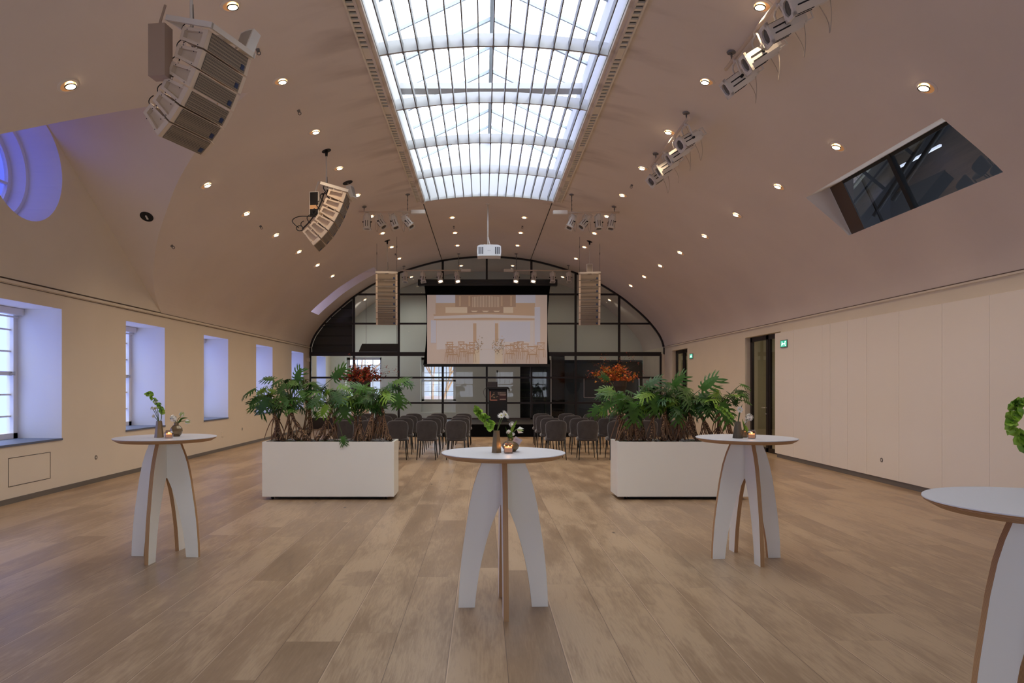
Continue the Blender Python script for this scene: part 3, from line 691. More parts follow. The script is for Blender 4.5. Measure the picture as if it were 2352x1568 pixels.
# ------------------------------------------------------------------ right rectangular ceiling opening: dark pane and the dim space behind
w = bpy.data.objects.new('window_10', None); COL.objects.link(w); struct(w)
xg = 5.64
def pn(t, y, o=0.): return (5.64+.42*t+o*.9, y, 4.79-.89*t+o*.43)
g = MB(); g.quad(pn(0, 7.8), pn(0, 11.1), pn(1, 11.1), pn(1, 7.8)); g.build('window_pane', M_tint, w)
f = MB()
for y0, y1, o0, o1, mi in ((10.72, 11.09, -.012, -.004, 1), (9.45, 9.53, -.03, .04, 0), (10.28, 10.31, .01, .04, 0)):
    f.add([pn(t, y, o) for o in (o0, o1) for y in (y0, y1) for t in (0, .9)], [(0, 1, 3, 2), (4, 5, 7, 6), (0, 1, 5, 4), (2, 3, 7, 6)], mi)
f.add([pn(t, y, o) for o in (-.02, .0) for y in (7.8, 10.7) for t in (0, .05)], [(0, 1, 3, 2), (4, 5, 7, 6), (1, 3, 7, 5)], 0)
f.build('window_frame', [M_black, mat('brown_blind', (.10, .07, .05), .8)], w)
b_ = MB(); X0, X1, Y0, Y1, Z0, Z1 = 6.32, xg+4.2, 5.5, 16.5, 3.7, 7.2
b_.quad((X1, Y0, Z0), (X1, Y1, Z0), (X1, Y1, Z1), (X1, Y0, Z1)); b_.quad((X0, Y0, Z0), (X1, Y0, Z0), (X1, Y0, Z1), (X0, Y0, Z1)); b_.quad((X0, Y1, Z0), (X1, Y1, Z0), (X1, Y1, Z1), (X0, Y1, Z1)); b_.quad((5.5, Y0, Z1), (X1, Y0, Z1), (X1, Y1, Z1), (5.5, Y1, Z1)); b_.quad((5.5, Y0, 5.0), (5.5, Y1, 5.0), (5.5, Y1, Z1), (5.5, Y0, Z1))
struct(b_.build('wall_attic', mat('attic_grey', (.16, .17, .19), .8)))
at = thing('steel_bracing', 'black crossed steel bars behind the dark ceiling window', 'bracing', (xg+1.5, 10, 5.1))
def bar(mbx, a, b, r): mbx.tube([a, b], r, 6, 0)
for (a, b) in (((0, 1.9, -.3), (.6, .2, 1.6)), ((0, -.9, -.3), (.8, 1.6, 1.5)), ((.4, -2.2, -.3), (1.0, -.3, 1.9)), ((.3, 3.0, -.3), (1.0, 1.2, 1.9))):
    q = MB(); bar(q, a, b, .045); q.build('brace', M_black, at)
al = thing('strip_lamp', 'thin white strip lamps glowing inside the dark ceiling window', 'lamp', (xg+2.6, 12.3, 5.9))
for k in range(3):
    q = MB(); q.box(-.02, .02, k*.5, k*.5+.38, -.02, .02); q.build('tube_lamp', mat('strip_glow', (1, 1, 1), emit=(.8, .85, 1), es=3), al)
lt = MB(); lt.box(0, .9, 0, 1.4, 0, .03)
for k in range(5): lt.box(.03, .87, .1+k*.28, .13+k*.28, -.03, 0, 1)
lt.box(.42, .46, 0, 1.4, -.03, 0, 1)
lto = lt.build('roof_lantern', [mat('lantern_sky', (1, 1, 1), emit=(.75, .82, .95), es=1.6), M_black], loc=(xg+1.7, 13.2, 6.6)); lto.rotation_euler = (.5, .2, .3)
tag(lto, 'bright barred roof light seen through the dark ceiling window', 'skylight')
# ================================================================== stage, screen, projector, lectern
m_ = MB(); m_.box(-2.35, 2.72, 20.9, 23.75, 0, .375); m_.box(-2.37, 2.74, 20.88, 23.76, .375, .395, 1)
tag(m_.build('stage', [M_blackcloth, mat('black_stage_deck', (.015, .013, .012), .5)]), 'low black stage platform under the lectern and screen', 'stage')
YS = 24.42
def sp(x, y, d=YS): return (x-1110)/1568*d, 1.575+(885-y)/1568*d
scr = thing('projection_screen', 'tensioned projection screen with black border showing a washed-out church interior', 'screen', (0, YS, 0))
q = MB(); x0, z0 = sp(960, 656); x1, z1 = sp(1280, 643); q.box(x0, x1, -.04, .24, z0, z1+.02)
for k in range(3): q.box(x0, x1, -.05, -.04, z0+.05+k*.06, z0+.065+k*.06)
q.box(vx(1017)-.06, vx(1017)+.06, .24, YG-.05-YS, z0+.04, z1-.02); q.box(vx(1220.5)-.06, vx(1220.5)+.06, .24, YG-.05-YS, z0+.04, z1-.02)
q.build('housing', mat('black_screen_case', (.02, .017, .015), .45), scr)
q = MB()
L_, R_ = [], []
for i in range(17):
    t = i/16; y = 656+(838-656)*t; c = 4*t*(1-t)
    L_.append(sp(975-1.5*t*2+7*c*.9, y)); R_.append(sp(1264+0*t-7*c*.9, y))
iL = [(sp(981.5, 0)[0]-.02*(i/16), z) for i, (x, z) in enumerate(L_)]; iR = [(sp(1256.5, 0)[0]+.02*(i/16), z) for i, (x, z) in enumerate(R_)]
zt_, zb_ = sp(0, 677)[1], sp(0, 835.5)[1]
for i in range(16):
    q.add([(L_[i][0], 0, L_[i][1]), (R_[i][0], 0, R_[i][1]), (R_[i+1][0], 0, R_[i+1][1]), (L_[i+1][0], 0, L_[i+1][1])], [(0, 1, 2, 3)])
q.build('border', M_blackcloth, scr)
q = MB(); a, b = sp(974, 842), sp(1264, 836); q.box(a[0], b[0], -.03, .03, a[1], b[1]); q.build('bottom_bar', M_black, scr)
# the projected picture: a pale hall with an organ gallery, columns and rows of cross-back chairs
pm = [mat('picture_'+n_, c, .9, emit=c, es=.24) for n_, c in (('wall', (.60, .50, .44)), ('tan', (.52, .38, .27)), ('brown', (.40, .28, .21)), ('pale', (.62, .58, .58)), ('blue', (.56, .57, .66)), ('line', (.46, .31, .21)), ('cream', (.66, .56, .44)), ('plant', (.33, .27, .20)))]
im = MB(); ly = [0.]
U0, U1 = sp(981.5, 0)[0]-.005, sp(1256.5, 0)[0]+.005
def ip(u, v): return U0+(U1-U0)*(u-148)/(2190-148), zt_+(zb_-zt_)*(v-272)/(1432-272)
def poly(P, mi): ly[0] -= .0006; im.add([(ip(u, v)[0], ly[0]-.004, ip(u, v)[1]) for u, v in P], [list(range(len(P)))], mi)
def rect(u0, u1, v0, v1, mi): poly([(u0, v0), (u1, v0), (u1, v1), (u0, v1)], mi)
def line(a, b, w_, mi=5):
    d = Vector((b[0]-a[0], b[1]-a[1])); n_ = Vector((-d.y, d.x)).normalized()*w_/2
    poly([(a[0]+n_.x, a[1]+n_.y), (b[0]+n_.x, b[1]+n_.y), (b[0]-n_.x, b[1]-n_.y), (a[0]-n_.x, a[1]-n_.y)], mi)
rect(148, 2190, 272, 1432, 0); rect(300, 1990, 272, 460, 4); rect(290, 1985, 410, 600, 1); rect(460, 830, 480, 575, 6); rect(1440, 1610, 480, 575, 6)
rect(625, 1655, 272, 475, 2); rect(830, 1445, 470, 590, 2); rect(690, 720, 290, 460, 1); rect(850, 880, 290, 460, 1); rect(1400, 1430, 290, 460, 1); rect(1560, 1590, 290, 460, 1)
for u in range(920, 1380, 26): rect(u, u+9, 285+abs(u-1140)*.1, 480, 6)
for u in (950, 1140, 1330): poly([(u-60, 540), (u+60, 540), (u+30, 560), (u-30, 560)], 6)
poly([(250, 600), (1140, 575), (2010, 590), (2010, 625), (1140, 598), (265, 630)], 1); poly([(265, 630), (1140, 600), (2010, 625), (2010, 668), (1140, 655), (265, 675)], 3); poly([(265, 675), (1140, 657), (2005, 670), (2005, 695), (1140, 690), (265, 700)], 1)
rect(210, 300, 700, 1080, 4); rect(310, 1960, 705, 1190, 3); rect(1380, 1900, 720, 1060, 4); rect(1975, 2070, 480, 1110, 4); rect(400, 880, 720, 1100, 3)
poly([(148, 1250), (380, 1185), (1960, 1185), (2190, 1230), (2190, 1432), (148, 1432)], 0); rect(1040, 1300, 1190, 1432, 3); rect(930, 1040, 1190, 1432, 6); rect(1300, 1430, 1190, 1432, 6)
rect(930, 985, 750, 1060, 1); rect(1300, 1355, 750, 1060, 1); line((1292, 700), (1292, 1180), 5, 4)
random.seed(3)
for cu, cv_ in ((1020, 1140), (1310, 1150), (1400, 1120)):
    for k in range(60):
        u = random.gauss(cu, 32); v = random.gauss(cv_, 60); s_ = random.uniform(4, 14); poly([(u-s_, v), (u, v-s_*1.4), (u+s_, v), (u, v+s_*.9)], random.choice((7, 7, 1, 2)))
def pchair(u, v, w_, h_):
    line((u, v), (u+w_, v), h_*.07); line((u+.08*w_, v), (u+.12*w_, v+h_*.42), 9); line((u+.92*w_, v), (u+.88*w_, v+h_*.42), 9)
    line((u+.1*w_, v+.05*h_), (u+.88*w_, v+.4*h_), 6); line((u+.9*w_, v+.05*h_), (u+.12*w_, v+.4*h_), 6)
    poly([(u-.02*w_, v+.5*h_), (u+.12*w_, v+.42*h_), (u+.92*w_, v+.42*h_), (u+1.02*w_, v+.5*h_)], 5)
    for k in (.0, .25, .8, 1.0): line((u+k*w_, v+.5*h_), (u+(k*1.15-.07)*w_, v+h_), 8)
for c in ((480, 1072, 115, 250), (460, 1110, 140, 280), (500, 1150, 175, 275), (675, 1068, 110, 250), (695, 1105, 135, 270), (860, 1075, 95, 220), (815, 1120, 150, 290), (1470, 1128, 160, 290), (1550, 1103, 140, 250), (1615, 1078, 100, 220), (1670, 1068, 115, 230), (1735, 1104, 135, 260), (1840, 1148, 180, 280), (2010, 1085, 130, 240)): pchair(*c)
im.build('projected_picture', pm, scr)
# projector
pj = thing('ceiling_projector', 'white projector hung from a long white ceiling pole below the skylight end', 'projector', (.15, 17.5, 5.03))
q = MB(); R0 = .30
q.prism([(-R0, -.14), (-R0-.01, -.02), (-R0, .12), (-.22, .15), (.22, .15), (R0, .12), (R0+.01, -.02), (R0, -.14), (.2, -.13), (-.2, -.13)], 'y', -.02, .40)
q.build('casing', mat('projector_white', (.78, .82, .86), .4), pj, bevel=.012)
q = MB()
M_vent = mat('dark_vent', (.10, .11, .13), .6)
for s in (-1, 1):
    q = MB()
    for k in range(3): x = s*(.165+.045*k); q.box(x-.014, x+.014, -.026, -.018, -.09, .09)
    q.build('vent', M_vent, pj)
tcu = bpy.data.curves.new('maker_mark', 'FONT'); tcu.body = 'EPSON'; tcu.size = .026; tcu.align_x = 'CENTER'; tcu.materials.append(mat('mark_grey', (.3, .32, .36), .6))
to = bpy.data.objects.new('maker_mark', tcu); COL.objects.link(to); to.parent = pj; to.location = (0, -.0215, -.01); to.rotation_euler = (PI/2, 0, 0); to = as_mesh(to, 'maker_lettering')
q = MB(); q.tube([(-.03, .15, .17), (-.03, .15, zv(.12)-5.03+.02)], [.022]*2, 10); q.lathe([(.0, 0), (.06, 0), (.06, .02), (0, .02)], 16, (-.03, .15, zv(.12)-5.05))
q.build('pole', M_creamw, pj)
q = MB(); q.box(-.13, .10, .08, .22, .155, .175); q.tube([(-.13, .15, .19), (-.08, .1, .165)], .012, 6); q.tube([(.1, .15, .17), (.06, .2, .165)], .012, 6); q.build('mount_bracket', M_creamw, pj)
q = MB(); q.tube(bez((-.02, .12, .36), (.0, .1, .25), (.03, .1, .15)), .012, 6); q.build('cable', M_white, pj)
# lectern
lc = thing('lectern', 'tall black lectern with a small orange cornered poster, standing on the stage', 'lectern', (.47, 22.4, .395))
q = MB(); q.box(-.30, .31, -.2, .28, .02, 1.06); q.box(-.36, .36, -.26, .34, 0, .03); q.build('body', M_black, lc, bevel=.008)
q = MB(); q.box(-.36, .35, -.27, .34, 1.06, 1.135); q.box(.35, .385, -.2, -.12, .99, 1.10); q.build('reading_top', M_black, lc, bevel=.008)
PSX, PSZ = -.262, .69
q = MB(); W_, H_ = .535, .315; yy = -.201
def pr(a, b, c, d, mi, k=1): q.box(PSX+a*W_, PSX+b*W_, yy-.003*k, yy, PSZ+(1-d)*H_, PSZ+(1-c)*H_, mi)
pr(0, 1, 0, 1, 0); pr(0, .06, .03, 1, 1, 2); pr(.0, .46, .91, 1, 1, 2); pr(.55, 1, .33, 1, 2, 1.5)
def pp(P, mi, k=2): q.prism([(PSX+u*W_, PSZ+(1-v)*H_) for u, v in P], 'y', yy-.003*k, yy, mi)
pp([(.09, .62), (.13, .45), (.20, .32), (.27, .30), (.31, .42), (.27, .40), (.20, .44), (.15, .66)], 3); pp([(.23, .16), (.28, .14), (.29, .22), (.25, .26)], 3); pp([(.24, .55), (.29, .6), (.33, .7), (.27, .76), (.22, .7)], 3); pp([(.36, .62), (.50, .55), (.51, .60), (.38, .67)], 3)
q.build('poster', [mat('poster_dark', (.028, .02, .018), .6), mat('poster_coral', (.60, .24, .17), .6), mat('poster_maroon', (.055, .018, .022), .6), mat('poster_figure', (.38, .25, .15), .7)], lc)
M_txt = mat('poster_lettering', (.55, .43, .36), .7)
for body, size, u, v, bld in (('REMBRANDT', .046, .985, .235, 1),):
    tcu = bpy.data.curves.new('poster_title', 'FONT'); tcu.body = body; tcu.size = size; tcu.align_x = 'RIGHT'; tcu.extrude = .001; tcu.materials.append(M_txt)
    to = bpy.data.objects.new('poster_title', tcu); COL.objects.link(to); to.parent = lc; to.location = (PSX+u*W_, yy-.008, PSZ+(1-v)*H_); to.rotation_euler = (PI/2, 0, 0); to = as_mesh(to, 'poster_lettering')
random.seed(8)
for v, u0, h in ((.33, .5, .02), (.41, .66, .012), (.47, .60, .012), (.87, .62, .03)):
    u = u0; q = MB()
    while u < .975:
        w_ = random.uniform(.012, .03); q.box(PSX+u*W_, PSX+(u+w_)*W_, yy-.008, yy-.0055, PSZ+(1-v)*H_-h*.5*H_/.315, PSZ+(1-v)*H_+h*.5*H_/.315); u += w_+.007
    q.build('small_print', M_txt, lc)
q = MB(); q.tube(bez((-.02, .0, 1.13), (-.02, 0, 1.4), (-.012, -.03, 1.62)), .006, 6); q.tube([(-.012, -.03, 1.60), (-.012, -.04, 1.68)], [.018, .026], 10); q.build('gooseneck_microphone', M_black, lc)
q = MB(); q.tube(bez((-.36, 0, 1.11), (-.58, -.02, .98), (-.33, -.05, .72), 10), .006, 6); q.build('cable', M_cable, lc)
q = MB(); q.tube(bez((.36, .1, .04), (.5, .0, .03), (.75, .05, .012), 8), .006, 6); tag(q.build('floor_cable', M_cable, loc=(.47, 22.4, .395)), 'thin black cable lying on the stage beside the lectern', 'cable')
q = MB(); q.box(-.17, .17, -.01, .01, 0, .17); mo = q.build('lectern_monitor', mat('brown_monitor_back', (.055, .042, .04), .5), loc=(.30, 22.55, 1.53)); tag(mo, 'small dark monitor standing on top of the lectern', 'monitor')

# ================================================================== recessed downlights
def downlight(name, x, y, label, group, lit=True, proto=[None]):
    n_ = vnormal(x); z = zv(x)
    rot = Vector((0, 0, -1)).rotation_difference(n_)
    key = lit
    t = thing(name, label, 'ceiling light', (x, y, z), 0, group); t.rotation_mode = 'QUATERNION'; t.rotation_quaternion = rot
    if proto[0] is None:
        proto[0] = {}
        a = MB(); a.lathe([(.118, .001), (.116, -.006), (.088, -.012), (.084, -.001)], 28); me1 = a.build('trim_ring', M_ceil)
        b = MB(); b.lathe([(.086, -.004), (.0, -.001)], 28); me2 = b.build('reflector', M_gold)
        c = MB(); c.lathe([(.0, -.004), (.052, -.002)], 24); me3 = c.build('lens', M_lamp)
        d = MB(); d.lathe([(.052, -.006), (.062, -.006), (.062, .004), (.052, .004)], 24); me4 = d.build('gimbal', M_black)
        proto[0] = (me1.data, me2.data, me3.data, me4.data)
        for o in (me1, me2, me3, me4): bpy.data.objects.remove(o)
    ds = proto[0]
    for nm, d in zip(('trim_ring', 'reflector', 'lens', 'gimbal'), ds):
        o = bpy.data.objects.new(nm, d); COL.objects.link(o); o.parent = t
        if nm in ('lens', 'gimbal'):
            q = rot.inverted(); o.rotation_mode = 'QUATERNION'
            o.rotation_quaternion = q.slerp(Vector((0, 0, 1)).rotation_difference(Vector((0, 0, 1))), .65)
            up_ = q @ Vector((-.35 if x > CX else .35, .5, .8)); up_.z = 0; o.location = up_.normalized()*.020+Vector((0, 0, -.018))
    l = (SPOT_FAR if x < -1.5 else SPOT_FAR_R) if y > 25 else SPOT; lo = bpy.data.objects.new('downlight_beam', l); COL.objects.link(lo); lo.parent = t; lo.location = (0, 0, -.06)
    lo.rotation_mode = 'QUATERNION'; lo.rotation_quaternion = rot.inverted()
    return t
SPOT = bpy.data.lights.new('downlight_beam', 'SPOT'); SPOT.energy = 78; SPOT.color = (1, .74, .48); SPOT.spot_size = math.radians(110); SPOT.spot_blend = .9; SPOT.shadow_soft_size = .05
SPOT_FAR = SPOT.copy(); SPOT_FAR.energy = 95; SPOT_FAR.color = (1, .97, .88); SPOT_FAR.spot_size = math.radians(150)
SPOT_FAR_R = SPOT_FAR.copy(); SPOT_FAR_R.energy = 26; SPOT_FAR_R.color = (1, .88, .72)
ordn = ['nearest', 'second', 'third', 'fourth', 'fifth', 'sixth', 'seventh', 'eighth', 'ninth']
YR = [7.56+1.88*k for k in range(9)]
for k, y in enumerate(YR):
    downlight('downlight', -2.80, y, '%s recessed spotlight, counted away from the camera, in the ceiling row left of the skylight' % ordn[k], 'downlights left of the skylight')
    downlight('downlight', 3.09, y, '%s recessed spotlight, counted away from the camera, in the ceiling row right of the skylight' % ordn[k], 'downlights right of the skylight')
    downlight('downlight', 4.91, y, '%s recessed spotlight, counted away from the camera, in the low row above the right wall' % ordn[k], 'downlights above the right wall')
for k, y in enumerate([7.56]+YR[2:8]):
    downlight('downlight', -4.60, y, '%s recessed spotlight, counted away from the camera, in the low row above the left windows' % ordn[k], 'downlights above the left wall')
for k, y in enumerate(YR[6:]):
    downlight('downlight', -.87, y, '%s recessed spotlight left of the projector pole, on the flat crown of the ceiling' % ordn[k], 'downlights around the projector')
    downlight('downlight', 1.15, y, '%s recessed spotlight right of the projector pole, on the flat crown of the ceiling' % ordn[k], 'downlights around the projector')
for k, x in enumerate((-4.6, -2.8, -.87, 1.15, 3.09, 4.91)):
    downlight('downlight', x, 26.4, '%s recessed spotlight, counted from the left, in the room behind the glass wall' % ordn[k].replace('nearest', 'first'), 'downlights behind the glass wall')
# ceiling hooks and dark vents
def on_vault(name, x, y, label, cat, mbx, mats, group=None):
    o = mbx.build(name, mats, loc=(x, y, zv(x))); o.rotation_mode = 'QUATERNION'; o.rotation_quaternion = Vector((0, 0, -1)).rotation_difference(vnormal(x)); return tag(o, label, cat, group)
hk = MB(); hk.lathe([(0, -.03), (.022, -.03), (.026, 0)], 12); ring_ = [(.022*math.cos(t*PI/8), 0, -.052+.022*math.sin(t*PI/8)) for t in range(17)]; hk.tube(ring_, .006, 6)
for x, y, lab in ((-2.82, 8.53, 'dark eye bolt in the ceiling right of the large speaker array'), (-2.82, 10.42, 'dark eye bolt in the ceiling between the second and third left lights'), (-4.62, 14.14, 'small ring bolt low on the left ceiling above the third window'),
                  (-5.59, 12.24, 'small ring bolt low on the left ceiling beside the pointed niche'), (3.11, 14.28, 'small ring bolt in the ceiling right of the skylight end'), (-.86, 19.88, 'small ring bolt left of the projector pole'),
                  (1.14, 19.88, 'small ring bolt right of the projector pole'), (-2.81, 21.78, 'small ring bolt above the far left speaker array')):
    on_vault('eye_bolt', x, y, lab, 'hook', hk, M_base, 'ceiling eye bolts')
dm = MB(); dm.lathe([(.105, .001), (.105, -.010), (.092, -.012), (.085, -.004), (0, -.004)], 28, mis=[0, 0, 0, 1]); dm.box(-.012, .012, -.03, .05, -.02, .02, 2)
on_vault('ceiling_socket', -2.81, 14.14, 'round black recessed socket in the ceiling beside the middle speaker array', 'vent', dm, [M_black, M_black, M_base])
# the one inside the dormer sits on the sloping soffit
o = dm.build('ceiling_socket', [M_black, M_black, M_creamw]); pxx, pyy = -5.38, 0
dsy = None
for i in range(4000):
    d = 8+i*.002; p = px(337, 497, d)
    if p.y-DY > (DZ-p.z)/DS and p.x < CX: dsy = p; break
o.location = dsy; o.rotation_mode = 'QUATERNION'; o.rotation_quaternion = Vector((0, 0, -1)).rotation_difference(Vector((0, -DS, -1)).normalized())
tag(o, 'round black recessed socket on the slope of the pointed niche', 'vent')

# ================================================================== speaker arrays
def speaker_array(label, P, yaw, angles, n_frame_back, pole_x, amp, amp_lit, cables):
    """P: world place of the middle of the top front edge; yaw: bearing of the grilles"""
    P = Vector(P); t = thing('speaker_array', label, 'speaker', P, yaw)
    W2, H, HB, D = .31, .186, .135, .30
    pos = Vector((0, 0, 0)); th0 = math.radians(angles[0])
    # flying frame
    R = Matrix.Rotation(-(-th0*.85), 4, 'Y')
    f = MB(); f.box(-.02-n_frame_back, .03, -W2-.01, -W2+.02, .012, .062, 0, R); f.box(-.02-n_frame_back, .03, W2-.02, W2+.01, .012, .062, 0, R); f.box(0, .03, -W2, W2, .012, .062, 0, R)
    f.box(-.02-n_frame_back, .01-n_frame_back, -W2, W2, .012, .062, 0, R); f.box(-n_frame_back, .0, -.05, .05, .02, .05, 0, R)
    f.build('flying_frame', M_creamw, t)
    for k, a in enumerate(angles):
        th = math.radians(a); M = Matrix.Translation(pos) @ Matrix.Rotation(th, 4, 'Y')
        g = .008
        c = MB(); wi = W2-.045
        c.prism([(0, -g), (0, -H+g), (-D, -(H-HB)/2-HB+g*2), (-D, -(H-HB)/2-g)], 'y', -wi, wi, 0, None, M)
        for s in (-1, 1):
            y0, y1 = s*wi, s*W2; ya, yb = min(y0, y1), max(y0, y1)
            zf0, zf1 = -H+g, -g; zb0, zb1 = -(H+HB)/2+g, -(H-HB)/2-g
            c.prism([(.004, zf1), (.004, zf0), (-.05, zf0+.004), (-.05, zf1-.004)], 'y', ya, yb, 0, None, M)
            c.prism([(-D+.035, zb1+.003), (-D+.035, zb0-.003), (-D, zb0), (-D, zb1)], 'y', ya, yb, 0, None, M)
            c.prism([(-.05, zf1-.004), (-.05, zf1-.032), (-D+.035, zb1-.028), (-D+.035, zb1)], 'y', ya, yb, 0, None, M)
            c.prism([(-.05, zf0+.032), (-.05, zf0+.004), (-D+.035, zb0), (-D+.035, zb0+.028)], 'y', ya, yb, 0, None, M)
            for xx in (-.07, -.22):
                c.tube([M @ Vector((xx, yb if s > 0 else ya, -.016)), M @ Vector((xx, (yb if s > 0 else ya)+s*.006, -.016))], .011, 8, 0)
                c.tube([M @ Vector((xx, s*W2, -H+.024)), M @ Vector((xx, s*(W2+.003), -H+.024))], .005, 6, 1)
                c.tube([M @ Vector((xx-.02, s*W2, -.05)), M @ Vector((xx-.02, s*(W2+.003), -.05))], .005, 6, 1)
        box_ = c.build('speaker_box', [M_cream, M_black], t)
        gq = MB(); gq.box(.001, .008, -W2+.055, W2-.055, -H+.014, -.014, 0, M); gq.build('grille', M_grille, box_)
        bq = MB(); bq.box(.009, .013, W2-.12, W2-.075, -H+.035, -H+.085, 0, M); bq.build('badge', mat('blue_badge', (.015, .04, .12), .4), box_)
        pos = pos + (Matrix.Rotation(th, 4, 'Y') @ Vector((0, 0, -H)))
    # suspension to the ceiling (world offset, turned back into the frame of the array)
    Mi = (Matrix.Translation(P) @ Matrix.Rotation(yaw, 4, 'Z')).inverted()
    def Lc(v): return Mi @ Vector(v)
    sx_, sy_ = pole_x; zc = zv(sx_)
    ztop = (P + Matrix.Rotation(yaw, 4, 'Z').to_3x3() @ Vector((0, 0, 0))).z
    zf = P.z+.06
    q = MB(); q.tube([Lc((sx_, sy_, zf)), Lc((sx_, sy_, zc+.01))], .016 if amp_lit == 0 else .013, 8); q.tube([Lc((sx_, sy_, zf+.02)), Lc((sx_+.02, sy_, zf+.12)), Lc((sx_+.012, sy_, zf+.3))], .007, 6, 1)
    q.build('suspension_rod', [M_creamw, M_base], t)
    q = MB(); v = vnormal(sx_); ctr = Vector((sx_, sy_, zc)); u = v.orthogonal().normalized(); w_ = v.cross(u)
    vs = [Lc(ctr+v*.006+(u*math.cos(2*PI*i/20)+w_*math.sin(2*PI*i/20))*.085) for i in range(20)]
    q.add(vs + [Lc(ctr-v*.004+(u*math.cos(2*PI*i/20)+w_*math.sin(2*PI*i/20))*.085) for i in range(20)], [list(range(20))]+[(i, (i+1) % 20, 20+(i+1) % 20, 20+i) for i in range(20)])
    q.tube([Lc(ctr+v*.0), Lc(ctr+Vector((0, 0, -.10)))], [.03, .02], 8)
    q.build('ceiling_rose', M_black, t)
    if amp:
        ax, ay, az, aw, ad, ah = amp
        q = MB(); C = Lc((ax, ay, az)); M = Matrix.Translation(C) @ Matrix.Rotation(-yaw-.12, 4, 'Z')
        q.box(-aw/2, aw/2, -ad/2, ad/2, -ah/2, ah/2, 0, M)
        if amp_lit: q.box(-aw/2+.012, aw/2-.012, -ad/2-.004, -ad/2, -ah/2+.012, ah/2-.012, 1, M); q.box(-aw/2+.012, aw/2-.012, -ad/2-.006, -ad/2-.004, -ah/2+.13, -ah/2+.20, 2, M)
        q.tube([M @ Vector((.0, 0, ah/2)), M @ Vector((0, 0, ah/2+.05)), M @ Vector((.05, .0, ah/2+.20))], [.022, .012, .012], 8)
        q.build('amplifier_case', [M_creamw if amp_lit else mat('tan_case', (.42, .31, .24), .5), M_black, M_gold], t, bevel=.004)
    if cables:
        random.seed(11); q = MB(); p0 = Vector((-D-.05, -.12, 0))
        pts = []
        pos = Vector((0, 0, 0))
        for k, a in enumerate(angles):
            th = math.radians(a); B = pos + Matrix.Rotation(th, 4, 'Y') @ Vector((-D-.02, -.16, -H/2)); pts.append(B)
            q.tube(bez(B, B+Vector((-.14, -.05, .10)), B+Vector((-.03, -.02, .16)), 8), .008 if cables == 1 else .005, 6)
            pos = pos + (Matrix.Rotation(th, 4, 'Y') @ Vector((0, 0, -H)))
        run = [Vector((-.36, -.1, .10)), Vector((-.32, -.12, -.06))] + [p+Vector((-.06, 0, .02)) for p in pts]
        q.tube([Vector(v) for v in catmull([tuple(v) for v in run], 4)], .013 if cables == 1 else .006, 6)
        if cables == 1:
            q.tube(catmull([tuple(pts[3]+Vector((0, 0, .02))), tuple(pts[3]+Vector((-.30, 0, .02))), tuple(pts[4]+Vector((-.34, 0, .05))), tuple(pts[5]+Vector((-.12, 0, .04)))], 6), .008, 6)
            q.tube([Vector(v)+pts[5]+Vector((-.10, -.02, .03)) for v in [(.06*math.cos(a*.5), 0, .045*math.sin(a*.5)) for a in range(14)]], .008, 6)
            q.tube(bez((-.42, 0, .05), (-.62, 0, .05), (-.60, -.0, -.2)), .008, 6)
        q.build('cable_loom', M_cable, t)
    return t
YW1 = math.atan2(-.32, .95)
speaker_array('large cream line array, nearest, hanging at the upper left', (-2.44, 6.60, 4.87), YW1, [20, 24, 28, 34, 42, 49], .50, (-2.80, 6.55), (-3.05, 6.45, 4.72, .17, .13, .49), 0, 2)
speaker_array('cream line array with loose black cables, second from the camera on the left', (-2.42, 12.25, 4.95), math.radians(4), [18, 22, 28, 33, 41, 47], .45, (-2.81, 12.23), (-2.98, 12.15, 4.78, .17, .18, .44), 1, 1)
speaker_array('straight eight box line array in front of the glass wall, left of the screen', (-2.79, 19.70, 4.80), math.radians(-84), [2, 3, 4, 6, 8, 10, 13, 16], .22, (-2.79, 19.85), None, 1, 0)
speaker_array('straight eight box line array in front of the glass wall, right of the screen', (3.08, 19.76, 4.80), math.radians(-97), [2, 3, 4, 6, 8, 10, 13, 16], .22, (3.10, 19.91), None, 1, 0)
def small_speaker(label, c, rz, tilt, s=1.):
    t = thing('small_loudspeaker', label, 'speaker', c, rz); M = Matrix.Rotation(tilt, 4, 'X')
    q = MB(); n = 8; vs = []
    for i in range(n+1):
        a = (i/n-.5)*1.1; vs.append((.11*s*math.sin(a)*1.6, -.05*s*math.cos(a)))
    q.prism(vs + [(.10*s, .05*s), (-.10*s, .05*s)], 'z', -.13*s, .13*s, 0, None, M); q.build('cabinet', M_creamw, t)
    q = MB(); q.prism([(x*.85, y-.003) for x, y in vs] + [(.07*s, -.02*s), (-.07*s, -.02*s)], 'z', -.11*s, .11*s, 0, None, M); q.build('grille', mat('pale_grille', (.42, .38, .33), .7), t)
    q = MB(); q.tube([M @ Vector((0, .05*s, 0)), M @ Vector((0, .10*s, -.05*s)), M @ Vector((0, .10*s, -.18*s))], .01, 6); q.build('bracket', M_creamw, t)
small_speaker('small curved loudspeaker on top of the large left line array', (-2.40, 6.92, 5.04), -.5, -.4)
small_speaker('small curved loudspeaker on top of the second left line array', (-2.38, 12.35, 5.06), 1.3, -.3, .9)
small_speaker('small square loudspeaker above the line array right of the screen', (3.08, 19.78, 4.97), 0, 0, .95)
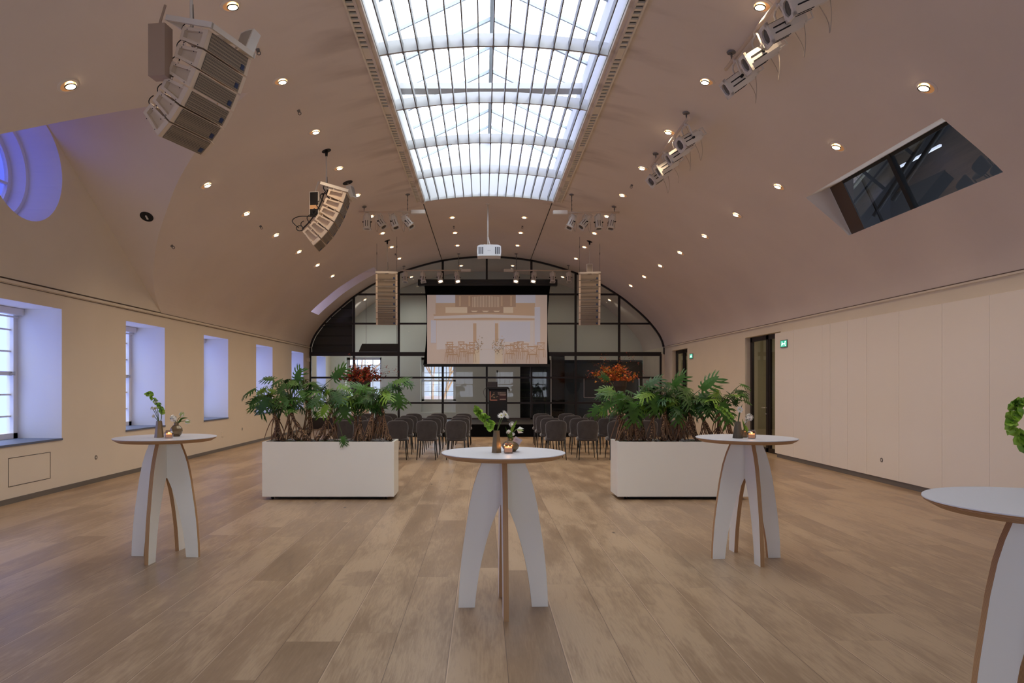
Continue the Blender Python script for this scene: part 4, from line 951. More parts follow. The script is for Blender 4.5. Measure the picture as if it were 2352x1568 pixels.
for i, (x, y, zb, lab) in enumerate(((2.52, 19.9, 4.84, 'left thin suspension wire of the right line array'), (3.66, 19.9, 4.84, 'right thin suspension wire of the right line array'), (-3.34, 19.9, 4.84, 'left thin suspension wire of the left line array'), (-2.24, 19.9, 4.84, 'right thin suspension wire of the left line array'))):
    x = {0: 2.79, 1: 3.37, 2: -3.08, 3: -2.50}[i]
    q = MB(); q.tube([(x, y-.15, zb), (x, y-.15, zv(x))], .005, 5); q.tube([(x, y-.15, zv(x)-.32), (x, y-.15, zv(x)-.26)], .012, 6)
    tag(q.build('suspension_wire', M_base), lab, 'wire', 'suspension wires')

# ================================================================== lighting bars and stage lamps
def lamp(label, at, aim, lit=False, s=1.0, group='stage spotlights'):
    """at: clamp point under the bar; aim: world direction of the beam"""
    aim = Vector(aim).normalized(); c = Vector(at)+(Vector((.07, 0, -.24)) if s > 1.1 else Vector((0, 0, -.20*s)))
    t = thing('stage_spotlight', label, 'stage light', c, 0, group)
    M = Vector((0, 0, -1)).rotation_difference(aim).to_matrix().to_4x4()
    q = MB(); r = .078*s
    oc = [(r*1.08*math.cos(PI/8+i*PI/4), r*1.08*math.sin(PI/8+i*PI/4)) for i in range(8)]
    q.prism(oc, 'z', -.155*s, .14*s, 0, None, M); q.prism([(x*.75, y*.75) for x, y in oc], 'z', .14*s, .185*s, 0, None, M)
    for sg in (-1, 1):
        q.box(-.03*s, -.018*s, sg*r-.004*s, sg*r+.004*s, -.12*s, .02*s, 1, M); q.box(.018*s, .03*s, sg*r-.004*s, sg*r+.004*s, -.12*s, .02*s, 1, M)
        q.box(sg*r-.004*s, sg*r+.004*s, -.03*s, -.018*s, -.12*s, .02*s, 1, M); q.box(sg*r-.004*s, sg*r+.004*s, .018*s, .03*s, -.12*s, .02*s, 1, M)
    q.tube([M @ Vector((-.05*s, -.05*s, .16*s)), M @ Vector((-.05*s, -.05*s, .23*s)), M @ Vector((.05*s, -.05*s, .23*s)), M @ Vector((.05*s, -.05*s, .16*s))], .008*s, 6)
    q.build('housing', [M_creamw, M_black], t)
    q = MB(); a = .092*s
    for (x0, x1, y0, y1) in ((-a, a, -a, -a+.03*s), (-a, a, a-.03*s, a), (-a, -a+.03*s, -a, a), (a-.03*s, a, -a, a)): q.box(x0, x1, y0, y1, -.175*s, -.152*s, 0, M)
    for sx_ in (-1, 1):
        for sy_ in (-1, 1): q.prism([(sx_*.062*s, sy_*.03*s), (sx_*.062*s, sy_*.062*s), (sx_*.03*s, sy_*.062*s)], 'z', -.172*s, -.155*s, 0, None, M)
    q.build('gel_frame', M_creamw, t)
    q = MB(); q.lathe([(0, -.166*s), (.062*s, -.158*s), (.070*s, -.15*s)], 20, (0, 0, 0), 0, M); q.build('lens', M_lamp2 if lit else mat('grey_lens', (.10, .09, .08), .35, .2), t)
    h = Vector((aim.x, aim.y, 0)); side = Vector((-h.y, h.x, 0)).normalized() if h.length > .05 else Vector((1, 0, 0))
    q = MB(); top = Vector((-.07, 0, .215)) if s > 1.1 else Vector((0, 0, .17*s))
    for sg in (-1, 1):
        b_ = side*sg*(r+.012*s); q.tube([top+side*sg*.05*s, top+b_+Vector((0, 0, -.03*s)), b_], .010*s, 6); q.tube([b_-side*sg*.012*s, b_+side*sg*.02*s], .016*s, 8, 1)
    q.tube([top+side*.055*s, top-side*.055*s], .010*s, 6); q.tube([top, top+Vector((0, 0, .035*s))], .016*s, 8)
    q.build('yoke', [M_creamw, M_black], t)
    q = MB(); b0 = M @ Vector((0, 0, .18*s)); q.tube(catmull([tuple(b0), tuple(b0+side*.06*s+Vector((0, 0, -.22*s))), tuple(b0+side*.02*s+Vector((0, 0, -.36*s))), tuple(b0-side*.05*s+Vector((0, 0, -.2*s))), tuple(top+Vector((0, 0, .02)))], 5), .0045, 5); q.build('cable', M_cablew, t)
    if lit:
        l = bpy.data.lights.new('stage_beam', 'SPOT'); l.energy = 30; l.color = (1, .8, .55); l.spot_size = .7; l.spot_blend = .5; l.shadow_soft_size = .05
        lo = bpy.data.objects.new('stage_beam', l); COL.objects.link(lo); lo.parent = t; lo.location = aim*.19*s; lo.rotation_mode = 'QUATERNION'; lo.rotation_quaternion = Vector((0, 0, -1)).rotation_difference(aim)
    return t
def lighting_bar(label, a, b, hangs, boxat=None):
    a, b = Vector(a), Vector(b); t = thing('lighting_bar', label, 'lighting bar', a)
    q = MB(); q.tube([(0, 0, 0), b-a], .024, 10); q.build('tube', M_cream, t)
    for h in hangs:
        h = Vector(h); q = MB(); zc = zv(h.x); q.tube([h-a, Vector((h.x, h.y, zc))-a], .008, 6)
        k = 0
        while h.z+.03+k*.05 < zc: c_ = h+Vector((0, 0, .03+k*.05)); q.cbox(c_-a, (.022 if k % 2 else .008, .008 if k % 2 else .022, .035)); k += 1
        q.lathe([(0, .0), (.05, .0), (.06, .02)], 14, Vector((h.x, h.y, zc-.02))-a)
        q.build('hanging_chain', M_base, t)
    if boxat:
        x0, x1 = boxat; q = MB(); xx0, xx1 = min(x0, x1)-a.x, max(x0, x1)-a.x; q.box(xx0, xx1, -.05, .05, -.045, .045); q.build('junction_box', M_creamw, t, bevel=.01)
    return t
ZB = 5.64
yb = 16.05; zb = 1.575+398*yb/1568
lighting_bar('cream lighting bar left of the skylight end, four lamps below', (-2.93, yb, zb), (-1.70, yb, zb), [(-2.80, yb, zb), (-1.78, yb, zb)], (-1.70, -1.365))
for k, (X_, am, nm) in enumerate(((-2.73, (0, -.05, -1), 'outermost'), (-2.42, (.55, -.3, -.8), 'second'), (-2.10, (.35, -.3, -.9), 'third'), (-1.78, (.6, -.3, -.75), 'innermost'))):
    lamp('%s lamp, counted from the left, on the bar left of the skylight end' % nm, (X_, yb, zb-.03), am)
zb = 1.575+397*yb/1568
lighting_bar('cream lighting bar right of the skylight end, four lamps below', (3.20, yb, zb), (1.98, yb, zb), [(3.08, yb, zb), (2.08, yb, zb)], (1.98, 1.64))
for k, (X_, am, nm) in enumerate(((2.08, (-.4, -.3, -.85), 'innermost'), (2.39, (-.6, -.3, -.75), 'second'), (2.71, (0, -.2, -1), 'third'), (3.02, (-.2, -.2, -1), 'outermost'))):
    lamp('%s lamp, counted from the middle, on the bar right of the skylight end' % nm, (X_, yb, zb-.03), am)
yb = 24.05; zb = 1.575+264*yb/1568
lighting_bar('far lighting bar above the left half of the screen', (-2.92, yb, zb), (-.78, yb, zb), [(-2.80, yb, zb), (-.87, yb, zb)], (-.78, -.44))
for X_, am, lit, nm in ((-2.75, (0, -.2, -1), 0, 'unlit outermost'), (-2.13, (.15, -.2, -1), 0, 'unlit second'), (-1.53, (.18, -.45, -.9), 1, 'glowing third'), (-.92, (.15, -.45, -.9), 1, 'glowing innermost')):
    lamp('%s spotlight over the left half of the screen' % nm, (X_, yb, zb-.03), am, lit, 1.05)
lighting_bar('far lighting bar above the right half of the screen', (3.10, yb, zb), (1.07, yb, zb), [(3.0, yb, zb), (1.16, yb, zb)], (1.07, .72))
for X_, am, lit, nm in ((1.17, (-.15, -.45, -.9), 1, 'glowing innermost'), (1.78, (-.15, -.45, -.9), 1, 'glowing second'), (2.44, (0, -.2, -1), 0, 'unlit third'), (3.02, (0, -.2, -1), 0, 'unlit outermost')):
    lamp('%s spotlight over the right half of the screen' % nm, (X_, yb, zb-.03), am, lit, 1.05)
lighting_bar('near lighting bar running lengthwise at the upper right', (3.12, 8.78, ZB), (3.12, 5.9, ZB), [(3.12, 8.58, ZB)])
for y, nm, am in ((8.48, 'lowest', (-.80, .12, -.55)), (7.84, 'second lowest', (-.80, .10, -.50)), (7.24, 'third', (-.82, .10, -.40)), (6.72, 'topmost', (-.85, .1, -.35))):
    lamp('%s lamp on the near lengthwise bar at the upper right' % nm, (3.12, y, ZB-.03), am, 0, 1.2)
lighting_bar('second lengthwise lighting bar, halfway down the right side of the skylight', (3.12, 12.65, ZB), (3.12, 10.38, ZB), [(3.12, 12.34, ZB), (3.12, 10.49, ZB)])
for y, nm, am in ((12.4, 'lowest', (-.7, -.2, -.5)), (11.8, 'second lowest', (-.8, .05, -.5)), (11.15, 'third', (-.8, .05, -.5)), (10.55, 'topmost', (-.75, -.2, -.45))):
    lamp('%s lamp on the second lengthwise bar' % nm, (3.12, y, ZB-.03), am, 0, 1.15)

# ================================================================== standing tables
def leg_poly(x0):
    outer = [(.319, 0), (.315, .12), (.306, .25), (.297, .343), (.284, .45), (.270, .543), (.243, .721), (.214, .858), (.185, .95), (.162, 1.005), (.140, 1.063)]
    inner = [(.025, .722), (.04, .69), (.059, .648), (.080, .595), (.098, .543), (.128, .438), (.154, .333), (.175, .228), (.192, .11), (.203, 0)]
    return outer + [(x0, 1.063), (x0, .735)] + inner
def make_table(label, x, y, rz):
    t = thing('standing_table', label, 'table', (x, y, 0), rz)
    q = MB(); q.lathe([(0, 1.1), (.44, 1.1), (.441, 1.0955), (.436, 1.090), (.436, 1.086), (.396, 1.063), (0, 1.063)], 72, mis=[0, 0, 1, 1, 1, 1], smooth=False)
    q.build('tabletop', [M_hpl, M_plyZ], t)
    for k in range(4):
        M = Matrix.Rotation(k*PI/2, 4, 'Z'); q = MB(); q.prism(leg_poly(.0185 if k % 2 else 0.0 if k == 0 else .0005), 'y', -.018, .018, 0, 1, M)
        xx = .21; q.box(.205, .317, -.017, .017, -.0005, .006, 2, M)
        q.build('leg', [M_hplleg, M_plyY if k % 2 == 0 else M_plyX, M_black], t)
    return t
make_table('round white standing table in the middle foreground', .142, 4.87, math.radians(2))
make_table('round white standing table on the left, below the second window', -2.93, 6.30, math.radians(-4))
make_table('round white standing table on the right, in front of the right planter', 2.40, 6.24, math.radians(4))
make_table('round white standing table cut off by the right edge of the photo', 2.30, 2.77, math.radians(-4))

# ---- table decorations
def hexvase(label, x, y, h, r0, r1, n, m, twist=0):
    q = MB(); q.lathe([(0, 0), (r0, 0), (r0*.97, .004), (r1, h), (r1-.004, h), (r1-.006, h-.03), (0, h-.03)], n, smooth=False)
    if n > 8:
        for i in range(n):
            a = 2*PI*i/n; q.tube([(r0*math.cos(a), r0*math.sin(a), .003), (r1*math.cos(a), r1*math.sin(a), h-.002)], .0022, 4)
    o = q.build('tall_vase', m, loc=(x, y, 1.1)); return tag(o, label, 'vase')
def roundvase(label, x, y, R, h, m, neck=.35):
    q = MB(); pr_ = [(0, 0), (R*.55, 0), (R*.9, h*.22), (R, h*.40), (R*.92, h*.58), (R*.6, h*.76), (R*neck, h*.84), (R*neck, h*.94), (R*neck*1.25, h), (R*neck*1.1, h), (R*neck*.85, h*.9), (0, h*.88)]
    q.lathe(pr_, 32); return tag(q.build('round_vase', m, loc=(x, y, 1.1)), label, 'vase')
def candle(label, x, y, R=.037, h=.078, n=6):
    t = thing('tealight_holder', label, 'candle holder', (x, y, 1.1))
    q = MB(); q.lathe([(0, .001), (R*.86, .001), (R, h*.22), (R, h*.72), (R*.72, h*.86), (R*.76, h), (R*.70, h), (R*.66, h*.86), (R*.93, h*.70), (R*.93, h*.22), (R*.8, .008), (0, .008)], n, smooth=n > 8); q.build('glass_cup', M_cup, t)
    q = MB(); q.lathe([(0, .010), (R*.72, .010), (R*.72, h*.46), (0, h*.45)], 16); q.build('tealight', M_wax, t)
    q = MB(); q.lathe([(0, h*.46), (.004, h*.49), (.005, h*.54), (.002, h*.64), (0, h*.70)], 10); q.build('flame', M_flame, t)
    q = MB(); q.lathe([(R*.2, h*.455), (R*.70, h*.455), (R*.70, h*.56), (R*.66, h*.56), (R*.66, h*.46)], 16); q.build('painted_glow_ring', mat('candle_glow_ring', (1, .6, .3), emit=(1, .45, .18), es=1.6), t)  # emissive ring stands in for the flame's glow band in the jar
    l = bpy.data.lights.new('candle_light', 'POINT'); l.energy = .25; l.color = (1, .55, .22); l.shadow_soft_size = .01
    lo = bpy.data.objects.new('candle_light', l); COL.objects.link(lo); lo.parent = t; lo.location = (0, 0, h*.68)
    return t
def petalfan(q, c, ax, r, n, mi, cup=.25, wid=.5, seed=0, layers=1):
    rnd = random.Random(seed); ax = Vector(ax).normalized(); u = ax.orthogonal().normalized(); v = ax.cross(u); c = Vector(c)
    for L in range(layers):
        rr = r*(1-.2*L)
        for i in range(n):
            a = 2*PI*(i+.5*L)/n+rnd.uniform(-.1, .1); d = u*math.cos(a)+v*math.sin(a); s_ = ax.cross(d); w_ = rr*wid*2.2/n*2; cu = cup*(1+.8*L)
            p = [c+ax*.0, c+d*rr*.55+ax*rr*cu*.35-s_*w_*.5, c+d*rr+ax*rr*cu*.9, c+d*rr*.55+ax*rr*cu*.35+s_*w_*.5]
            q.add(p, [(0, 1, 2, 3)], mi)
def bells(label, base, pts, s=1., seed=1, group='lime bell flower stems'):
    """a stem of lime-green bell flowers, along pts (relative to base)"""
    rnd = random.Random(seed); t = thing('bellflower_stem', label, 'flower', base, 0, group)
    path = [Vector(p) for p in catmull(pts, 6)]
    q = MB(); q.tube(path, [.0035]*len(path), 6); q.build('stem', M_petiole, t)
    q = MB(); n = len(path); start = int(n*.30)
    for i in range(start, n):
        p = path[i]; tg = (path[min(i+1, n-1)]-path[i-1]).normalized(); u = tg.orthogonal().normalized(); v = tg.cross(u)
        f = 1-.45*(i-start)/(n-start)
        for k in range(3):
            if rnd.random() < .25 or (i-start) % 2: continue
            a = rnd.uniform(0, 2*PI); d = (u*math.cos(a)+v*math.sin(a)+tg*.35).normalized(); r0 = .025*s*f*rnd.uniform(.8, 1.25)
            uu = d.orthogonal().normalized(); vv = d.cross(uu); c0 = p+d*.004; ring0 = [c0+(uu*math.cos(2*PI*j/7)+vv*math.sin(2*PI*j/7))*r0*.3 for j in range(7)]
            ring1 = [c0+d*r0*.9+(uu*math.cos(2*PI*j/7)+vv*math.sin(2*PI*j/7))*r0*(1.0+.2*(j % 2)) for j in range(7)]
            q.add(ring0+ring1, [(j, (j+1) % 7, 7+(j+1) % 7, 7+j) for j in range(7)]+[tuple(range(7))], rnd.choice((0, 0, 1)), True)
    q.build('bells', [M_bell, M_belld], t); return t
def daisy(label, base, head, ax, r=.022, seed=0, n=14, mid=None, group='small white flowers'):
    t = thing('white_flower', label, 'flower', base, 0, group); h = Vector(head); r *= 1.3
    q = MB(); m_ = Vector(mid) if mid else Vector((h.x*.3, h.y*.3, h.z*.6)); q.tube(bez((0, 0, 0), m_, h-Vector(ax).normalized()*.004), .0028, 6); q.build('stem', M_petiole, t)
    q = MB(); petalfan(q, h, ax, r, n, 0, .16, .95, seed, 4); q.build('petals', M_petal, t)
    q = MB(); A = Vector(ax).normalized(); M = Matrix.Translation(h) @ Vector((0, 0, 1)).rotation_difference(A).to_matrix().to_4x4(); q.lathe([(r*.17, .002), (r*.15, .007), (0, .009)], 10, M=M); q.lathe([(.003, -.012), (r*.4, -.003), (r*.28, 0)], 8, M=M); q.build('flower_eye', M_eye, t)
    return t
def cluster(label, base, head, R, seed=0, group='white flower clusters'):
    rnd = random.Random(seed); t = thing('white_cluster_flower', label, 'flower', base, 0, group); h = Vector(head)
    q = MB(); q.tube(bez((0, 0, 0), (h.x*.2, h.y*.2, h.z*.7), h), .003, 6)
    for i in range(14):
        d = Vector((rnd.gauss(0, 1), rnd.gauss(0, 1), rnd.gauss(.2, 1))).normalized(); q.tube([h-Vector((0, 0, R*.3)), h+d*R*.85], .0012, 4)
    q.build('stem', M_petiole, t)
    q = MB()
    for i in range(34):
        d = Vector((rnd.gauss(0, 1), rnd.gauss(0, 1), rnd.gauss(.2, 1))).normalized(); petalfan(q, h+d*R*rnd.uniform(.45, 1), d, R*.50, 6, 0, .2, .9, i)
    q.build('petals', M_petal, t); return t
def leafblade(label, base, pts, w_, m, group='long green leaves'):
    q = MB(); P = [Vector(p) for p in catmull(pts, 6)]; n = len(P); vs = []
    for i, p in enumerate(P):
        tg = (P[min(i+1, n-1)]-P[max(i-1, 0)]).normalized(); s_ = tg.cross(Vector((0, -1, .2))).normalized(); t_ = i/(n-1); ww = w_*math.sin(PI*min(1, .12+.88*t_))**.8 if t_ < 1 else 0.0005
        vs += [p-s_*ww, p+Vector((0, .006, 0)), p+s_*ww]
    q.add(vs, [f for i in range(n-1) for f in ((3*i, 3*i+1, 3*i+4, 3*i+3), (3*i+1, 3*i+2, 3*i+5, 3*i+4))], 0, True)
    o = q.build('long_leaf', m, loc=base); return tag(o, label, 'leaf', group)
def tulip(label, base, head, ax, seed=0):
    t = thing('tulip', label, 'flower', base); h = Vector(head)
    q = MB(); q.tube(bez((0, 0, 0), (h.x*.35, h.y*.3, h.z*.9), h), .003, 6); q.build('stem', M_petiole, t)
    q = MB(); A = Vector(ax).normalized(); u = A.orthogonal().normalized(); v = A.cross(u)
    for L in range(2):
        for i in range(4):
            a = 2*PI*(i+.5*L)/4; d = u*math.cos(a)+v*math.sin(a); s_ = A.cross(d); r = .022-.004*L
            q.add([h, h+A*.018+d*r-s_*.013, h+A*.05+d*r*.9, h+A*.018+d*r+s_*.013, h+A*.02+d*r*1.15], [(0, 1, 4), (1, 2, 4), (2, 3, 4), (3, 0, 4)], L, True)
    q.build('petals', [M_petal, mat('green_white_petal', (.45, .58, .22), .6)], t); return t
# middle table
T = 1.1
hexvase('tall bronze faceted vase on the middle table', .094, 4.84, .155, .040, .024, 6, M_brass)
B = (.094, 4.84, T+.125)
bells('lime bell flower stem leaning left from the middle table vase', B, [(0, 0, -.02), (-.012, 0, .02), (-.040, 0, .06), (-.070, 0, .105), (-.105, 0, .140), (-.135, 0, .165), (-.152, 0, .195)], 1.0, 3)
daisy('cream white flower, left of the two in the tall middle vase', B, (.035, -.005, .135), (-.15, -.6, .75), .025, 2)
daisy('shaggy white flower, right of the two in the tall middle vase', B, (.062, 0, .142), (.7, -.4, .5), .030, 4, 16)
roundvase('small round bronze vase behind the candle on the middle table', .196, 4.915, .062, .10, M_brass)
B2 = (.196, 4.915, T+.075)
leafblade('broad upright green leaf in the round middle vase', B2, [(0, -.004, 0), (.0, -.01, .05), (.018, -.015, .10), (.046, -.01, .15)], .012, M_green[2])
leafblade('low green leaf in the round middle vase, by the candle', B2, [(0, -.02, -.01), (.001, -.025, .02), (.010, -.03, .06)], .011, M_green[1])
leafblade('thin green blade on the left of the round middle vase', B2, [(0, 0, 0), (-.018, 0, .04), (-.036, 0, .105)], .004, M_green[1])
tulip('white and green tulip leaning right from the round middle vase', B2, (.045, -.01, .085), (.7, -.2, -.15))
cluster('white blossom behind the broad leaf in the round middle vase', B2, (.012, .01, .115), .022, 5)
cluster('white blossom low on the left of the round middle vase', B2, (-.014, -.01, .066), .017, 6)
cluster('white blossom low on the right of the round middle vase', B2, (.018, -.01, .05), .013, 8)
q = MB(); q.box(-.030, .030, -.001, .001, 0, .044); q.box(-.02, .005, -.0015, -.001, .026, .028, 1); q.box(-.02, -.002, -.0015, -.001, .020, .0215, 1)
o = q.build('greeting_card', [M_card, mat('card_ink', (.15, .12, .2), .7)], loc=(.232, 4.89, T+.062)); o.rotation_euler = (.35, -.5+1.0, .35); tag(o, 'small tilted grey card leaning on the round vase of the middle table', 'card')
candle('lit tealight in a faceted glass on the middle table', .176, 4.795)
# left table
X0_, Y0_ = -2.93, 6.3
def tp(xp, d): return (xp-1110)/1568*d
vx_, vy_ = tp(365.5, 6.24), 6.24
hexvase('tall bronze faceted vase on the left table', vx_, vy_, .152, .042, .024, 6, M_brass)
B = (vx_, vy_, T+.12)
bells('lime bell flower stem rising over the left table', B, [(.0, 0, 0), (.02, 0, .05), (.02, 0, .10), (.012, 0, .16), (-.03, 0, .21), (-.065, 0, .25), (-.085, 0, .285), (-.115, 0, .27)], .8, 7)
daisy('flat white flower, largest above the left table vase', B, (-.035, -.01, .145), (-.1, -.35, .9), .030, 3)
daisy('white flower, topmost above the left table vase', B, (-.025, -.01, .205), (0, -.7, .7), .018, 5)
daisy('white flower, leftmost above the left table vase', B, (-.068, 0, .15), (-.6, -.6, .4), .018, 6)
daisy('small pale flower low on the left table vase', B, (-.045, -.01, .075), (-.3, -.9, .1), .017, 9)
rx_, ry_ = tp(405, 6.38), 6.38
roundvase('round smoky glass vase on the left table', rx_, ry_, .056, .13, M_brnglass, .36)
B = (rx_, ry_, T+.11)
cluster('white blossom cluster in the round vase of the left table', B, (-.022, -.01, .055), .033, 3)
tulip('pale green tulip drooping right over the left table', B, (.085, -.01, .035), (.8, -.1, -.25))
leafblade('green leaf arching right over the left table', B, [(.0, 0, 0), (.03, 0, .03), (.06, -.01, .058), (.115, -.02, .064)], .010, M_green[1])
tulip('small closed green bud in the round vase of the left table', B, (.042, 0, .072), (.2, -.1, .4))
candle('lit tealight in a clear jar on the left table', tp(388, 6.16), 6.16, .037, .072, 20)
# right table
vx_, vy_ = tp(1694.5, 6.16), 6.16
hexvase('ribbed olive green vase on the right table', vx_, vy_, .150, .043, .022, 20, M_olive)
B = (vx_, vy_, T+.12)
bells('lime bell flower stem leaning left over the right table', B, [(0, 0, 0), (-.02, 0, .035), (-.05, 0, .05), (-.085, 0, .09), (-.12, 0, .13), (-.165, 0, .155), (-.20, 0, .165)], .85, 9)
daisy('round cream flower facing forward above the ribbed vase', B, (.012, -.02, .138), (.0, -1, .15), .026, 11, 16)
leafblade('thin green leaf above the cream flower of the right table', B, [(0, 0, 0), (.02, .01, .10), (.045, .01, .185)], .006, M_green[3])
rx_, ry_ = tp(1708, 6.27), 6.27
q = MB(); q.lathe([(0, 0), (.045, 0), (.050, .01), (.050, .062), (.044, .064), (.040, .05), (0, .05)], 28); tag(q.build('low_vase', M_brnglass, loc=(rx_, ry_, T)), 'low smoky brown vase behind the candle on the right table', 'vase')
B = (rx_, ry_, T+.05)
cluster('white star flower cluster, right of the ribbed vase', B, (.045, -.01, .135), .036, 13)
cluster('small white blossom, between the two vases of the right table', B, (.018, -.01, .09), .014, 14)
leafblade('bright green leaf hanging in front of the low right vase', B, [(-.005, -.05, .06), (.012, -.055, .02), (.024, -.055, -.01)], .013, M_green[2])
leafblade('bright green stalk leaf between the right table vases', B, [(.005, -.02, 0), (-.005, -.02, .06), (-.02, -.02, .12)], .007, M_green[2])
candle('lit tealight in a rounded jar on the right table', tp(1726.5, 6.10), 6.10, .038, .080, 24)
# near right table
hexvase('tall bronze vase of the near right table, outside the photo edge', 2.36, 2.80, .155, .040, .024, 6, M_brass)
bells('lime bell flower stem at the right edge of the photo', (2.36, 2.80, T+.125), [(0, 0, 0), (-.03, 0, .05), (-.075, 0, .075), (-.125, 0, .105), (-.165, 0, .145), (-.185, 0, .20), (-.175, 0, .255), (-.16, 0, .285)], 1.0, 21)

# ================================================================== planters and philodendrons
def leaf(q, M, L, Wd, rnd, mi):
    """deeply lobed leaf: midrib along +x, blade in xy, drooping in -z"""
    n = 6; cw = .075*L/.3
    def D(x, y): return Vector((x, y, -.25*(x*x)/L-.5*y*y/max(Wd, .01)*.6))
    wid = [cw*math.sin(PI*min(1, .22+.76*i/8)) for i in range(9)]; wid[8] = .002
    vs = []
    for i in range(9): x = L*i/8; vs += [D(x, -wid[i]), D(x, 0)+Vector((0, 0, -.004)), D(x, wid[i])]
    q.add(vs, [f for i in range(8) for f in ((3*i, 3*i+1, 3*i+4, 3*i+3), (3*i+1, 3*i+2, 3*i+5, 3*i+4))], mi, True, M)
    def lobe(x, y, ang, s, ln, w_, prof_):
        d = Vector((math.cos(ang), s*math.sin(ang))); nn = Vector((-d.y, d.x)); pts = []
        for f, ww in prof_:
            cx_ = x+d.x*ln*f+ln*f*f*.22; cy_ = y+d.y*ln*f
            for sg in (-1, 1): pts.append(D(cx_+nn.x*w_*ww*sg, cy_+nn.y*w_*ww*sg))
        m_ = len(prof_); q.add(pts, [(2*k, 2*k+1, 2*k+3, 2*k+2) for k in range(m_-1)], mi, False, M)
    for s in (-1, 1):
        for i in range(n):
            t = i/(n-1); x = L*(.03+.74*t); ang = math.radians(125-80*t+rnd.uniform(-7, 7)); ln = Wd*(.62+.50*math.sin(PI*(.10+.62*t)))*rnd.uniform(.85, 1.12)*(1 if t < .9 else .8)
            lobe(x, 0, ang, s, ln, L*.058, ((0, .85), (.38, .80), (.62, 1.0), (.85, .62), (1.0, .08)))
            if i < n-1 and rnd.random() < .8:
                f = .55; px_ = x+math.cos(ang)*ln*f+ln*f*f*.22; py_ = s*math.sin(ang)*ln*f
                lobe(px_, py_, ang-math.radians(38), s, ln*.38, L*.030, ((0, 1.0), (.5, .9), (1.0, .1)))
def frame(p, d, up):
    x = d.normalized(); z = (up-x*up.dot(x)); z = z.normalized() if z.length > 1e-4 else x.orthogonal(); y = z.cross(x)
    return Matrix(((x.x, y.x, z.x, p.x), (x.y, y.y, z.y, p.y), (x.z, y.z, z.z, p.z), (0, 0, 0, 1)))
def philodendron(label, trunks, seed, nleaf=7, size=.26, extra=(), spread=1.0, group='philodendrons in the planters'):
    """trunks: lists of world points from soil to crown"""
    rnd = random.Random(seed); base = Vector(trunks[0][0]); t = thing('philodendron', label, 'plant', base, 0, group)
    tr, fo, pe, ro = MB(), MB(), MB(), MB()
    for P in trunks:
        P = [Vector(p)-base for p in P]; path = [Vector(v) for v in catmull([tuple(p) for p in P], 6)]; n = len(path)
        path = [p+Vector((rnd.uniform(-.006, .006), rnd.uniform(-.006, .006), 0)) for p in path]
        tr.tube(path, [.029-.010*i/(n-1)+rnd.uniform(-.003, .003) for i in range(n)], 9)
        c = path[-1]
        for k in range(9):
            i0 = rnd.randint(n//3, n-1); s_ = path[i0]; a = rnd.uniform(0, 2*PI); e = Vector((s_.x+rnd.uniform(.04, .16)*math.cos(a), s_.y+rnd.uniform(.03, .1)*math.sin(a), rnd.uniform(-.01, .03)))
            e.z = rnd.uniform(0, .02); ro.tube(bez(s_, (s_+e)/2+Vector((rnd.uniform(-.05, .05), 0, rnd.uniform(-.05, .12))), e, 8), [.009-.004*j/8 for j in range(9)], 5)
        a0 = rnd.uniform(0, 2*PI)
        for k in range(nleaf):
            a = a0+2*PI*k/nleaf*1.0+rnd.uniform(-.3, .3); el = rnd.uniform(.45, 1.35); ln = rnd.uniform(.18, .34)*spread
            d = Vector((math.cos(a)*math.cos(el)*1.15, math.sin(a)*math.cos(el)*.8, math.sin(el))).normalized(); e = c+d*ln+Vector((0, 0, .02))
            mid_ = c+Vector((d.x*ln*.35, d.y*ln*.35, d.z*ln*.75)); st = c-Vector((0, 0, rnd.uniform(0, .05)))
            pe.tube(bez(st, mid_, e, 7), [.0075-.0035*j/7 for j in range(8)], 5)
            ld = (Vector((d.x, d.y, 0)).normalized()*rnd.uniform(.7, 1.1)+Vector((0, 0, rnd.uniform(-.75, .45)))).normalized()
            up = Vector((rnd.uniform(-.35, .35), rnd.uniform(-1.3, .0), 1))
            L = size*rnd.uniform(.65, 1.05); leaf(fo, frame(e, ld, up), L, L*rnd.uniform(.50, .62), rnd, rnd.choice((0, 0, 0, 1, 1, 2, 3)))
    for e, ld, up, L, frm in extra:
        e = Vector(e)-base; frm = Vector(frm)-base; pe.tube(bez(frm, (frm+e)/2+Vector((0, 0, .06)), e, 8), [.0075-.0035*j/8 for j in range(9)], 5)
        L *= .84; leaf(fo, frame(e, Vector(ld), Vector(up)), L, L*.56, rnd, rnd.choice((0, 1, 1)))
    tr.build('trunk', M_trunk, t); fo.build('foliage', M_green, t); pe.build('petioles', M_petiole, t)
    ro.build('aerial_roots', M_root, t); return t
